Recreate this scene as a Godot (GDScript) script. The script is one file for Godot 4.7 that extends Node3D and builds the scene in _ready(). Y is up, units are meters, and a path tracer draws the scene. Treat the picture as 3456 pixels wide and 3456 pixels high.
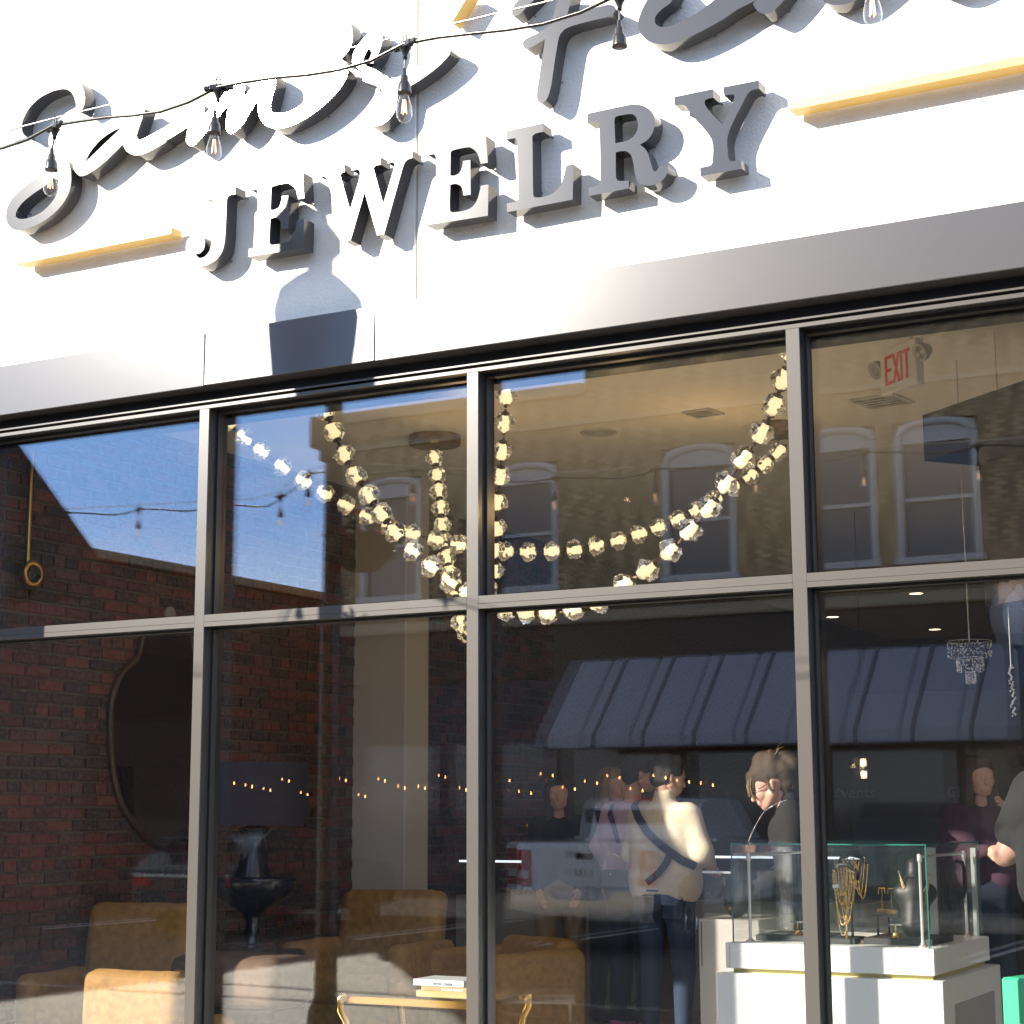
extends Node3D
# A jewelry shop front in low winter sun: raised sign letters, string lights, a window wall that shows the shop and mirrors the street.

class MB:
	var v := PackedVector3Array()
	var n := PackedVector3Array()
	func tri(a: Vector3, b: Vector3, c: Vector3, na: Vector3, nb: Vector3, nc: Vector3) -> void:
		if (b - a).cross(c - a).dot(na + nb + nc) > 0.0:
			v.append(a); v.append(c); v.append(b)
			n.append(na); n.append(nc); n.append(nb)
		else:
			v.append(a); v.append(b); v.append(c)
			n.append(na); n.append(nb); n.append(nc)
	func ftri(a: Vector3, b: Vector3, c: Vector3, out: Vector3) -> void:
		var m := (b - a).cross(c - a).normalized()
		if m.dot(out) < 0.0: m = -m
		tri(a, b, c, m, m, m)
	func quad(a: Vector3, b: Vector3, c: Vector3, d: Vector3, out: Vector3) -> void:
		ftri(a, b, c, out); ftri(a, c, d, out)
	func box(p: Vector3, s: Vector3, ch := 0.0, bas := Basis()) -> void:
		var h := s / 2.0
		ch = minf(ch, minf(h.x, minf(h.y, h.z)) * 0.8)
		for ax in 3:
			for sg in [-1.0, 1.0]:
				var u := (ax + 1) % 3
				var w := (ax + 2) % 3
				var q := []
				for k in [[-1, -1], [1, -1], [1, 1], [-1, 1]]:
					var t := Vector3.ZERO
					t[ax] = sg * h[ax]; t[u] = k[0] * (h[u] - ch); t[w] = k[1] * (h[w] - ch)
					q.append(p + bas * t)
				var o := Vector3.ZERO
				o[ax] = sg
				quad(q[0], q[1], q[2], q[3], bas * o)
		if ch <= 0.0: return
		for ax in 3:
			var u := (ax + 1) % 3
			var w := (ax + 2) % 3
			for a in [-1.0, 1.0]:
				for b in [-1.0, 1.0]:
					var q := []
					for e in [-1.0, 1.0]:
						var t := Vector3.ZERO
						t[ax] = e * (h[ax] - ch); t[u] = a * h[u]; t[w] = b * (h[w] - ch)
						var t2 := Vector3.ZERO
						t2[ax] = e * (h[ax] - ch); t2[u] = a * (h[u] - ch); t2[w] = b * h[w]
						q.append(p + bas * t); q.append(p + bas * t2)
					var o := Vector3.ZERO
					o[u] = a; o[w] = b
					quad(q[0], q[2], q[3], q[1], bas * o)
		for a in [-1.0, 1.0]:
			for b in [-1.0, 1.0]:
				for c in [-1.0, 1.0]:
					var g := Vector3(a, b, c)
					var x := Vector3(a * h.x, b * (h.y - ch), c * (h.z - ch))
					var y := Vector3(a * (h.x - ch), b * h.y, c * (h.z - ch))
					var z := Vector3(a * (h.x - ch), b * (h.y - ch), c * h.z)
					ftri(p + bas * x, p + bas * y, p + bas * z, bas * g)
	func tube(path: Array, rad, sides := 8, caps := true) -> void:
		var rings := []
		var up := Vector3.UP
		var prev := Vector3.ZERO
		for i in path.size():
			var t: Vector3 = (path[mini(i + 1, path.size() - 1)] - path[maxi(i - 1, 0)]).normalized()
			if i == 0:
				up = Vector3.UP if absf(t.y) < 0.9 else Vector3.RIGHT
			var x := up.cross(t)
			if x.length() < 1e-4: x = Vector3.RIGHT.cross(t)
			x = x.normalized()
			var y := t.cross(x)
			up = y
			prev = t
			var r: float = rad if rad is float else rad[i]
			var ring := []
			for k in sides:
				var a := TAU * k / sides
				ring.append([path[i] + (x * cos(a) + y * sin(a)) * r, x * cos(a) + y * sin(a)])
			rings.append(ring)
		for i in path.size() - 1:
			for k in sides:
				var a = rings[i][k]
				var b = rings[i][(k + 1) % sides]
				var c = rings[i + 1][(k + 1) % sides]
				var d = rings[i + 1][k]
				tri(a[0], b[0], c[0], a[1], b[1], c[1])
				tri(a[0], c[0], d[0], a[1], c[1], d[1])
		if caps:
			for e in [0, path.size() - 1]:
				var o: Vector3 = (path[0] - path[1]) if e == 0 else (path[-1] - path[-2])
				for k in range(1, sides - 1):
					ftri(rings[e][0][0], rings[e][k][0], rings[e][k + 1][0], o.normalized())
	func lathe(prof: Array, segs := 20, xf := Transform3D()) -> void:
		var nr := []
		for i in prof.size():
			var a: Vector2 = prof[maxi(i - 1, 0)]
			var b: Vector2 = prof[mini(i + 1, prof.size() - 1)]
			var d := (b - a)
			nr.append(Vector2(d.y, -d.x).normalized())
		for i in prof.size() - 1:
			var p: Vector2 = prof[i]
			var q: Vector2 = prof[i + 1]
			var e := (q - p)
			var fn := Vector2(e.y, -e.x).normalized()
			var n0: Vector2 = nr[i] if nr[i].dot(fn) > 0.75 else fn
			var n1: Vector2 = nr[i + 1] if nr[i + 1].dot(fn) > 0.75 else fn
			for k in segs:
				var a0 := TAU * k / segs
				var a1 := TAU * (k + 1) / segs
				var d0 := Vector3(cos(a0), 0, sin(a0))
				var d1 := Vector3(cos(a1), 0, sin(a1))
				var P := [xf * (d0 * p.x + Vector3(0, p.y, 0)), xf * (d1 * p.x + Vector3(0, p.y, 0)), xf * (d1 * q.x + Vector3(0, q.y, 0)), xf * (d0 * q.x + Vector3(0, q.y, 0))]
				var N := [xf.basis * (d0 * n0.x + Vector3(0, n0.y, 0)), xf.basis * (d1 * n0.x + Vector3(0, n0.y, 0)), xf.basis * (d1 * n1.x + Vector3(0, n1.y, 0)), xf.basis * (d0 * n1.x + Vector3(0, n1.y, 0))]
				for j in 4: N[j] = N[j].normalized()
				if p.x > 1e-6: tri(P[0], P[1], P[2], N[0], N[1], N[2])
				if q.x > 1e-6: tri(P[0], P[2], P[3], N[0], N[2], N[3])
	func ball(c: Vector3, r: Vector3, segs := 12, bas := Basis()) -> void:
		var prof := []
		for i in segs / 2 + 1:
			var a := -PI / 2 + PI * i / (segs / 2)
			prof.append(Vector2(maxf(cos(a), 0.0), sin(a)))
		prof[0].x = 0.0
		prof[-1].x = 0.0
		lathe(prof, segs, Transform3D(bas * Basis.from_scale(r), c))
	# an outline pushed from z0 (back) to z1 (front)
	func prism(poly: PackedVector2Array, z0: float, z1: float, xf := Transform3D(), hole := PackedVector2Array()) -> void:
		var full := poly
		if hole.size() > 2:
			if Geometry2D.is_polygon_clockwise(hole) == Geometry2D.is_polygon_clockwise(poly): hole.reverse()
			var bi := 0
			var bj := 0
			var best := 1e9
			for i in poly.size():
				for j in hole.size():
					var d := poly[i].distance_squared_to(hole[j])
					if d < best:
						best = d; bi = i; bj = j
			full = PackedVector2Array()
			for i in bi + 1: full.append(poly[i])
			for j in hole.size(): full.append(hole[(bj + j) % hole.size()])
			full.append(hole[bj] + Vector2(1e-5, 1e-5)); full.append(poly[bi] + Vector2(1e-5, 1e-5))
			for i in range(bi + 1, poly.size()): full.append(poly[i])
		var t := Geometry2D.triangulate_polygon(full)
		if t.is_empty(): print("outline cannot be filled: ", full.size(), " ", full[0])
		var f := xf.basis * Vector3.BACK
		for i in range(0, t.size(), 3):
			for z in [z0, z1]:
				var o := f if z == maxf(z0, z1) else -f
				ftri(xf * Vector3(full[t[i]].x, full[t[i]].y, z), xf * Vector3(full[t[i + 1]].x, full[t[i + 1]].y, z), xf * Vector3(full[t[i + 2]].x, full[t[i + 2]].y, z), o)
		for loop in ([poly, hole] if hole.size() > 2 else [poly]):
			var cw := Geometry2D.is_polygon_clockwise(poly)
			if loop == hole: cw = not Geometry2D.is_polygon_clockwise(hole) if false else Geometry2D.is_polygon_clockwise(hole)
			var m: int = loop.size()
			var fns := []
			for i in m:
				var e: Vector2 = loop[(i + 1) % m] - loop[i]
				var q := Vector2(e.y, -e.x).normalized()
				var inside_is_left := not cw if loop == poly else cw
				if loop == poly:
					fns.append(-q if cw else q)
				else:
					fns.append(q if cw else -q)
			for i in m:
				var a: Vector2 = loop[i]
				var b: Vector2 = loop[(i + 1) % m]
				var fn: Vector2 = fns[i]
				var na: Vector2 = (fn + fns[(i + m - 1) % m]).normalized() if fn.dot(fns[(i + m - 1) % m]) > 0.8 else fn
				var nb: Vector2 = (fn + fns[(i + 1) % m]).normalized() if fn.dot(fns[(i + 1) % m]) > 0.8 else fn
				var A := xf.basis * Vector3(na.x, na.y, 0)
				var B := xf.basis * Vector3(nb.x, nb.y, 0)
				tri(xf * Vector3(a.x, a.y, z0), xf * Vector3(b.x, b.y, z0), xf * Vector3(b.x, b.y, z1), A, B, B)
				tri(xf * Vector3(a.x, a.y, z0), xf * Vector3(b.x, b.y, z1), xf * Vector3(a.x, a.y, z1), A, B, A)
	# limbs as tapered capsules [a, b, ra, rb] melted together, meshed as surface nets
	func field(bones: Array, cell: float, k: float) -> void:
		var lo := Vector3.ONE * 1e9
		var hi := -lo
		for b in bones:
			for e in 2:
				lo = lo.min(b[e] - Vector3.ONE * b[2 + e]); hi = hi.max(b[e] + Vector3.ONE * b[2 + e])
		lo -= Vector3.ONE * (k * 0.3 + 2.5 * cell)
		hi += Vector3.ONE * (k * 0.3 + 2.5 * cell)
		var nx := int((hi.x - lo.x) / cell) + 2
		var ny := int((hi.y - lo.y) / cell) + 2
		var nz := int((hi.z - lo.z) / cell) + 2
		var val := PackedFloat32Array()
		val.resize(nx * ny * nz)
		val.fill(1e3)
		for b in bones:
			var a: Vector3 = b[0]
			var ab: Vector3 = b[1] - a
			var l2 := maxf(ab.length_squared(), 1e-9)
			var ra: float = b[2]
			var dr: float = b[3] - ra
			var m: float = maxf(b[2], b[3]) + k + 2.0 * cell
			var p0: Vector3 = (a.min(b[1]) - Vector3.ONE * m - lo) / cell
			var p1: Vector3 = (a.max(b[1]) + Vector3.ONE * m - lo) / cell
			for z in range(maxi(int(p0.z), 0), mini(int(p1.z) + 1, nz)):
				for y in range(maxi(int(p0.y), 0), mini(int(p1.y) + 1, ny)):
					var at := (z * ny + y) * nx
					for x in range(maxi(int(p0.x), 0), mini(int(p1.x) + 1, nx)):
						var pa := lo + Vector3(x, y, z) * cell - a
						var t := clampf(pa.dot(ab) / l2, 0.0, 1.0)
						var d := (pa - ab * t).length() - ra - dr * t
						var o := val[at + x]
						var h := maxf(k - absf(o - d), 0.0) / k
						val[at + x] = minf(o, d) - h * h * k * 0.25
		var id := PackedInt32Array()
		id.resize(nx * ny * nz)
		id.fill(-1)
		var pts := PackedVector3Array()
		var nrm := PackedVector3Array()
		var off := [0, 1, nx, nx + 1, nx * ny, nx * ny + 1, nx * ny + nx, nx * ny + nx + 1]
		for z in nz - 1:
			for y in ny - 1:
				var at := (z * ny + y) * nx
				for x in nx - 1:
					var i := at + x
					var v0 := val[i]
					if v0 > 3.0 * cell or v0 < -3.0 * cell: continue
					var c := 0
					for o in off:
						if val[i + o] < 0.0: c += 1
					if c == 0 or c == 8: continue
					var s := Vector3.ZERO
					var cnt := 0
					for e in [[0, 1], [2, 3], [4, 5], [6, 7], [0, 2], [1, 3], [4, 6], [5, 7], [0, 4], [1, 5], [2, 6], [3, 7]]:
						var fa := val[i + off[e[0]]]
						var fb := val[i + off[e[1]]]
						if (fa < 0.0) != (fb < 0.0):
							var t := fa / (fa - fb)
							var qa := Vector3(e[0] & 1, (e[0] >> 1) & 1, e[0] >> 2)
							var qb := Vector3(e[1] & 1, (e[1] >> 1) & 1, e[1] >> 2)
							s += qa.lerp(qb, t)
							cnt += 1
					id[i] = pts.size()
					pts.append(lo + (Vector3(x, y, z) + s / cnt) * cell)
					var gx := val[i + 1] + val[i + off[3]] + val[i + off[5]] + val[i + off[7]] - val[i] - val[i + off[2]] - val[i + off[4]] - val[i + off[6]]
					var gy := val[i + off[2]] + val[i + off[3]] + val[i + off[6]] + val[i + off[7]] - val[i] - val[i + 1] - val[i + off[4]] - val[i + off[5]]
					var gz := val[i + off[4]] + val[i + off[5]] + val[i + off[6]] + val[i + off[7]] - val[i] - val[i + 1] - val[i + off[2]] - val[i + off[3]]
					nrm.append(Vector3(gx, gy, gz).normalized())
		for z in range(1, nz - 1):
			for y in range(1, ny - 1):
				for x in range(1, nx - 1):
					var i := (z * ny + y) * nx + x
					var f := val[i]
					if f > 3.0 * cell or f < -3.0 * cell: continue
					for ax in 3:
						var st: int = [1, nx, nx * ny][ax]
						if (f < 0.0) == (val[i + st] < 0.0): continue
						var u: int = [nx, nx * ny, 1][ax]
						var w: int = [nx * ny, 1, nx][ax]
						var a := id[i]
						var b := id[i - u]
						var c := id[i - u - w]
						var d := id[i - w]
						if a < 0 or b < 0 or c < 0 or d < 0: continue
						tri(pts[a], pts[b], pts[c], nrm[a], nrm[b], nrm[c])
						tri(pts[a], pts[c], pts[d], nrm[a], nrm[c], nrm[d])
	func mesh() -> ArrayMesh:
		var arr := []
		arr.resize(Mesh.ARRAY_MAX)
		arr[Mesh.ARRAY_VERTEX] = v
		arr[Mesh.ARRAY_NORMAL] = n
		var m := ArrayMesh.new()
		m.add_surface_from_arrays(Mesh.PRIMITIVE_TRIANGLES, arr)
		return m

var rng := RandomNumberGenerator.new()
var taken := {}
var mats := {}
var tex := {}

func numbered(called: String) -> String:
	if not taken.has(called):
		taken[called] = 0
		return called
	taken[called] += 1
	return "%s_%03d" % [called, taken[called]]

func tag(o: Node3D, label: String, category := "", group := "", kind := "") -> Node3D:
	if label: o.set_meta("label", label)
	if category: o.set_meta("category", category)
	if group: o.set_meta("group", group)
	if kind: o.set_meta("kind", kind)
	return o

func thing(called: String, label: String, category: String, at := Vector3.ZERO, turn := 0.0, group := "") -> Node3D:
	var o := Node3D.new()
	o.name = numbered(called)
	add_child(o)
	o.position = at
	o.rotation.y = turn
	return tag(o, label, category, group)

func put(called: String, m: Mesh, material: Material, parent: Node3D = null) -> MeshInstance3D:
	var o := MeshInstance3D.new()
	o.mesh = m
	o.material_override = material
	if parent == null:
		o.name = numbered(called)
		add_child(o)
	else:
		o.name = called
		if parent.has_node(NodePath(called)):
			var i := 1
			while parent.has_node(NodePath("%s_%03d" % [called, i])): i += 1
			o.name = "%s_%03d" % [called, i]
		parent.add_child(o, true)
	return o

func struct(called: String, m: Mesh, material: Material, label := "") -> MeshInstance3D:
	var o := put(called, m, material)
	tag(o, label, "", "", "structure")
	return o

func bx(p: Vector3, s: Vector3, ch := 0.0, bas := Basis()) -> ArrayMesh:
	var b := MB.new()
	b.box(p, s, ch, bas)
	return b.mesh()

func span(a: Vector3, b: Vector3, ch := 0.0) -> ArrayMesh:
	return bx((a + b) / 2.0, (b - a).abs(), ch)

func tb(path: Array, r, sides := 8) -> ArrayMesh:
	var b := MB.new()
	b.tube(path, r, sides)
	return b.mesh()

func lt(prof: Array, segs := 20, xf := Transform3D()) -> ArrayMesh:
	var b := MB.new()
	b.lathe(prof, segs, xf)
	return b.mesh()

func fm(bones: Array, cell: float, k: float) -> ArrayMesh:
	var b := MB.new()
	b.field(bones, cell, k)
	return b.mesh()

func lin(r: float, g: float, b: float, a := 1.0) -> Color:
	var c := Color(r, g, b).linear_to_srgb()
	c.a = a
	return c

func noise_tex(key: String, freq: float, lo: float, hi: float, normal := 0.0, size := 512, octaves := 4) -> NoiseTexture2D:
	if tex.has(key): return tex[key]
	var f := FastNoiseLite.new()
	f.seed = hash(key) % 1000
	f.frequency = freq
	f.fractal_octaves = octaves
	var t := NoiseTexture2D.new()
	t.width = size
	t.height = size
	t.seamless = true
	t.noise = f
	if normal > 0.0:
		t.as_normal_map = true
		t.bump_strength = normal
	else:
		var g := Gradient.new()
		g.set_color(0, Color(lo, lo, lo))
		g.set_color(1, Color(hi, hi, hi))
		t.color_ramp = g
	tex[key] = t
	return t

# colour (linear), roughness, metal; grain = [key, frequency, low, high, repeats per metre]; bump = [key, frequency, strength, repeats per metre]
func mat(key: String, c: Color, rough := 0.6, metal := 0.0, grain := [], bump := []) -> StandardMaterial3D:
	if mats.has(key): return mats[key]
	var m := StandardMaterial3D.new()
	m.resource_name = key
	m.albedo_color = c
	m.roughness = rough
	m.metallic = metal
	if grain or bump:
		m.uv1_triplanar = true
		m.uv1_world_triplanar = true
		m.uv1_scale = Vector3.ONE * float(grain[4] if grain else bump[3])
	if grain:
		m.albedo_texture = noise_tex(grain[0], grain[1], grain[2], grain[3])
	if bump:
		m.normal_enabled = true
		m.normal_texture = noise_tex(bump[0], bump[1], 0, 1, 6.0)
		m.normal_scale = bump[2]
	mats[key] = m
	return m

func glass_mat(key: String, tint: Color, rough := 0.0) -> StandardMaterial3D:
	if mats.has(key): return mats[key]
	var m := StandardMaterial3D.new()
	m.resource_name = key
	m.transparency = BaseMaterial3D.TRANSPARENCY_ALPHA
	m.albedo_color = tint
	m.roughness = rough
	mats[key] = m
	return m

func solid_glass(key: String, tint: Color) -> StandardMaterial3D:
	if mats.has(key): return mats[key]
	var m := StandardMaterial3D.new()
	m.resource_name = key
	m.albedo_color = tint
	m.roughness = 0.0
	m.refraction_enabled = true
	m.refraction_scale = 0.05
	mats[key] = m
	return m

func glow(key: String, c: Color, e: float) -> StandardMaterial3D:
	if mats.has(key): return mats[key]
	var m := StandardMaterial3D.new()
	m.resource_name = key
	m.albedo_color = Color(0.8, 0.8, 0.8)
	m.emission_enabled = true
	m.emission = c
	m.emission_energy_multiplier = e
	mats[key] = m
	return m

func lamp(at: Vector3, e: float, c: Color, size := 0.03) -> void:
	var l := OmniLight3D.new()
	l.name = "lamp_light"
	l.position = at
	l.light_energy = e
	l.light_color = c
	l.light_size = size
	l.omni_range = 12.0
	l.omni_attenuation = 2.0
	l.shadow_enabled = true
	add_child(l, true)

# smooth an outline but keep its sharp corners
func smooth(src: Array, steps := 3, corner := 0.62) -> PackedVector2Array:
	var n := src.size()
	var hard := []
	for i in n:
		var a: Vector2 = (src[i] - src[(i + n - 1) % n]).normalized()
		var b: Vector2 = (src[(i + 1) % n] - src[i]).normalized()
		hard.append(a.dot(b) < corner)
	var out := PackedVector2Array()
	for i in n:
		var p1: Vector2 = src[i]
		var p2: Vector2 = src[(i + 1) % n]
		var p0: Vector2 = src[(i + n - 1) % n]
		var p3: Vector2 = src[(i + 2) % n]
		var L := (p2 - p1).length()
		var t1 := Vector2.ZERO
		var t2 := Vector2.ZERO
		t1 = (p2 - p1) if hard[i] else ((p2 - p0).normalized() * L)
		t2 = (p2 - p1) if hard[(i + 1) % n] else ((p3 - p1).normalized() * L)
		out.append(p1)
		if hard[i] and hard[(i + 1) % n]: continue
		for s in range(1, steps):
			var t := float(s) / steps
			var h1 := 2 * t * t * t - 3 * t * t + 1
			var h2 := -2 * t * t * t + 3 * t * t
			var h3 := t * t * t - 2 * t * t + t
			var h4 := t * t * t - t * t
			out.append(p1 * h1 + p2 * h2 + t1 * h3 * 0.85 + t2 * h4 * 0.85)
	return out

const SCRIPT_S := [Vector2(-2.361, 5.223), Vector2(-2.393, 5.250), Vector2(-2.394, 5.276), Vector2(-2.418, 5.336), Vector2(-2.454, 5.371), Vector2(-2.496, 5.386), Vector2(-2.565, 5.388), Vector2(-2.661, 5.368), Vector2(-2.742, 5.318), Vector2(-2.781, 5.258), Vector2(-2.786, 5.220), Vector2(-2.776, 5.185), Vector2(-2.733, 5.146), Vector2(-2.661, 5.107), Vector2(-2.575, 5.050), Vector2(-2.490, 4.996), Vector2(-2.436, 4.951), Vector2(-2.414, 4.904), Vector2(-2.408, 4.832), Vector2(-2.424, 4.770), Vector2(-2.475, 4.709), Vector2(-2.568, 4.654), Vector2(-2.649, 4.630), Vector2(-2.739, 4.620), Vector2(-2.809, 4.629), Vector2(-2.853, 4.663), Vector2(-2.876, 4.711), Vector2(-2.870, 4.765), Vector2(-2.834, 4.814), Vector2(-2.759, 4.861), Vector2(-2.664, 4.899), Vector2(-2.602, 4.910), Vector2(-2.560, 4.892), Vector2(-2.552, 4.869), Vector2(-2.585, 4.850), Vector2(-2.680, 4.815), Vector2(-2.761, 4.774), Vector2(-2.801, 4.731), Vector2(-2.803, 4.704), Vector2(-2.774, 4.686), Vector2(-2.707, 4.680), Vector2(-2.611, 4.699), Vector2(-2.538, 4.747), Vector2(-2.504, 4.800), Vector2(-2.503, 4.854), Vector2(-2.526, 4.913), Vector2(-2.599, 4.984), Vector2(-2.714, 5.051), Vector2(-2.816, 5.120), Vector2(-2.870, 5.192), Vector2(-2.884, 5.256), Vector2(-2.870, 5.326), Vector2(-2.817, 5.383), Vector2(-2.727, 5.426), Vector2(-2.631, 5.454), Vector2(-2.541, 5.459), Vector2(-2.457, 5.444), Vector2(-2.391, 5.413), Vector2(-2.351, 5.361), Vector2(-2.333, 5.308), Vector2(-2.336, 5.264)]
const SCRIPT_AMN := [Vector2(-2.401, 4.929), Vector2(-2.382, 4.887), Vector2(-2.340, 4.855), Vector2(-2.287, 4.859), Vector2(-2.202, 4.892), Vector2(-2.124, 4.937), Vector2(-2.054, 4.983), Vector2(-2.026, 4.940), Vector2(-1.979, 4.910), Vector2(-1.927, 4.901), Vector2(-1.850, 4.913), Vector2(-1.755, 4.943), Vector2(-1.783, 4.941), Vector2(-1.678, 4.974), Vector2(-1.610, 4.999), Vector2(-1.624, 4.938), Vector2(-1.620, 4.913), Vector2(-1.598, 4.889), Vector2(-1.569, 4.888), Vector2(-1.518, 4.922), Vector2(-1.468, 4.965), Vector2(-1.352, 5.068), Vector2(-1.367, 4.958), Vector2(-1.358, 4.926), Vector2(-1.337, 4.906), Vector2(-1.307, 4.908), Vector2(-1.262, 4.938), Vector2(-1.213, 4.997), Vector2(-1.159, 5.064), Vector2(-1.165, 5.015), Vector2(-1.147, 4.950), Vector2(-1.099, 4.900), Vector2(-1.035, 4.874), Vector2(-0.942, 4.877), Vector2(-0.843, 4.904), Vector2(-0.752, 4.946), Vector2(-0.677, 4.997), Vector2(-0.625, 5.053), Vector2(-0.611, 5.090), Vector2(-0.634, 5.121), Vector2(-0.664, 5.134), Vector2(-0.694, 5.107), Vector2(-0.754, 5.053), Vector2(-0.844, 4.998), Vector2(-0.944, 4.957), Vector2(-1.021, 4.954), Vector2(-1.069, 4.969), Vector2(-1.084, 4.998), Vector2(-1.078, 5.038), Vector2(-1.053, 5.128), Vector2(-1.061, 5.167), Vector2(-1.082, 5.187), Vector2(-1.117, 5.181), Vector2(-1.166, 5.161), Vector2(-1.206, 5.126), Vector2(-1.263, 5.085), Vector2(-1.249, 5.130), Vector2(-1.258, 5.165), Vector2(-1.304, 5.176), Vector2(-1.355, 5.161), Vector2(-1.421, 5.117), Vector2(-1.471, 5.070), Vector2(-1.522, 5.030), Vector2(-1.510, 5.065), Vector2(-1.519, 5.099), Vector2(-1.551, 5.117), Vector2(-1.582, 5.114), Vector2(-1.618, 5.095), Vector2(-1.670, 5.061), Vector2(-1.728, 5.037), Vector2(-1.812, 5.013), Vector2(-1.892, 4.993), Vector2(-1.936, 4.986), Vector2(-1.955, 5.000), Vector2(-1.959, 5.024), Vector2(-1.924, 5.111), Vector2(-1.907, 5.154), Vector2(-1.937, 5.158), Vector2(-1.989, 5.158), Vector2(-2.067, 5.146), Vector2(-2.166, 5.133), Vector2(-2.251, 5.101), Vector2(-2.329, 5.051), Vector2(-2.380, 4.990)]
const SCRIPT_SLIT := [Vector2(-2.317, 4.928), Vector2(-2.279, 4.982), Vector2(-2.215, 5.035), Vector2(-2.137, 5.068), Vector2(-2.057, 5.084)]
const SCRIPT_TICK := [Vector2(-0.607, 5.355), Vector2(-0.591, 5.312), Vector2(-0.587, 5.264), Vector2(-0.601, 5.214), Vector2(-0.653, 5.170), Vector2(-0.687, 5.186), Vector2(-0.665, 5.234), Vector2(-0.655, 5.299), Vector2(-0.645, 5.350), Vector2(-0.626, 5.366)]
const SCRIPT_LOOP := [Vector2(-0.589, 5.138), Vector2(-0.582, 5.183), Vector2(-0.553, 5.223), Vector2(-0.508, 5.260), Vector2(-0.464, 5.282), Vector2(-0.431, 5.269), Vector2(-0.412, 5.239), Vector2(-0.415, 5.193), Vector2(-0.433, 5.151), Vector2(-0.466, 5.105), Vector2(-0.495, 5.118), Vector2(-0.474, 5.160), Vector2(-0.489, 5.193), Vector2(-0.511, 5.161), Vector2(-0.520, 5.142), Vector2(-0.518, 5.122), Vector2(-0.499, 5.098), Vector2(-0.454, 5.073), Vector2(-0.410, 5.041), Vector2(-0.484, 5.050), Vector2(-0.543, 5.089)]
const SCRIPT_TAIL := [Vector2(-0.462, 4.777), Vector2(-0.407, 4.776), Vector2(-0.364, 4.797), Vector2(-0.335, 4.830), Vector2(-0.324, 4.874), Vector2(-0.314, 4.917), Vector2(-0.292, 4.929), Vector2(-0.235, 4.946), Vector2(-0.177, 4.967), Vector2(-0.092, 5.007), Vector2(-0.029, 5.052), Vector2(-0.018, 5.075), Vector2(-0.036, 5.100), Vector2(-0.064, 5.098), Vector2(-0.164, 5.054), Vector2(-0.235, 5.027), Vector2(-0.322, 5.003), Vector2(-0.366, 5.006), Vector2(-0.388, 5.027), Vector2(-0.483, 5.047), Vector2(-0.528, 5.029), Vector2(-0.416, 4.963), Vector2(-0.408, 4.917), Vector2(-0.430, 4.869), Vector2(-0.474, 4.845), Vector2(-0.510, 4.826), Vector2(-0.503, 4.798)]
const SCRIPT_CROSS := [Vector2(0.643, 5.220), Vector2(0.610, 5.112), Vector2(0.649, 5.113), Vector2(0.813, 5.121), Vector2(0.850, 5.109), Vector2(0.863, 5.088), Vector2(0.844, 5.066), Vector2(0.812, 5.061), Vector2(0.648, 5.058), Vector2(0.597, 5.048), Vector2(0.571, 5.024), Vector2(0.561, 4.989), Vector2(0.544, 4.902), Vector2(0.524, 4.785), Vector2(0.507, 4.734), Vector2(0.491, 4.716), Vector2(0.472, 4.712), Vector2(0.453, 4.727), Vector2(0.449, 4.758), Vector2(0.460, 4.829), Vector2(0.480, 4.946), Vector2(0.495, 5.022), Vector2(0.402, 4.995), Vector2(0.379, 5.007), Vector2(0.375, 5.030), Vector2(0.389, 5.045), Vector2(0.455, 5.061), Vector2(0.513, 5.082), Vector2(0.533, 5.117), Vector2(0.579, 5.235)]
const SCRIPT_FOOT := [Vector2(0.317, 5.191), Vector2(0.330, 5.172), Vector2(0.357, 5.176), Vector2(0.390, 5.199), Vector2(0.462, 5.250), Vector2(0.515, 5.293), Vector2(0.443, 5.329), Vector2(0.371, 5.265), Vector2(0.331, 5.231)]
const SCRIPT_C := [Vector2(1.174, 5.122), Vector2(1.137, 5.060), Vector2(1.091, 5.036), Vector2(1.059, 5.008), Vector2(1.057, 4.978), Vector2(1.081, 4.954), Vector2(1.130, 4.947), Vector2(1.232, 4.969), Vector2(1.333, 5.015), Vector2(1.424, 5.073), Vector2(1.504, 5.113), Vector2(1.590, 5.053), Vector2(1.617, 5.008), Vector2(1.539, 4.975), Vector2(1.460, 4.954), Vector2(1.381, 4.920), Vector2(1.280, 4.888), Vector2(1.169, 4.863), Vector2(1.087, 4.868), Vector2(1.026, 4.895), Vector2(0.988, 4.938), Vector2(0.970, 4.987), Vector2(0.987, 5.044), Vector2(1.019, 5.097), Vector2(1.072, 5.166), Vector2(1.124, 5.184)]
const SCRIPT_H := [Vector2(1.527, 4.961), Vector2(1.547, 4.925), Vector2(1.585, 4.900), Vector2(1.624, 4.909), Vector2(1.673, 4.946), Vector2(1.752, 5.025), Vector2(1.659, 5.096), Vector2(1.579, 5.027)]
const SCRIPT_L := [Vector2(1.834, 4.938), Vector2(1.850, 4.901), Vector2(1.883, 4.877), Vector2(1.934, 4.865), Vector2(1.990, 4.873), Vector2(2.055, 4.906), Vector2(2.130, 4.954), Vector2(2.032, 5.034), Vector2(1.883, 5.003)]
const SCRIPT_E := [Vector2(2.282, 4.955), Vector2(2.297, 4.891), Vector2(2.348, 4.848), Vector2(2.418, 4.832), Vector2(2.505, 4.857), Vector2(2.568, 4.914), Vector2(2.459, 4.978)]
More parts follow.
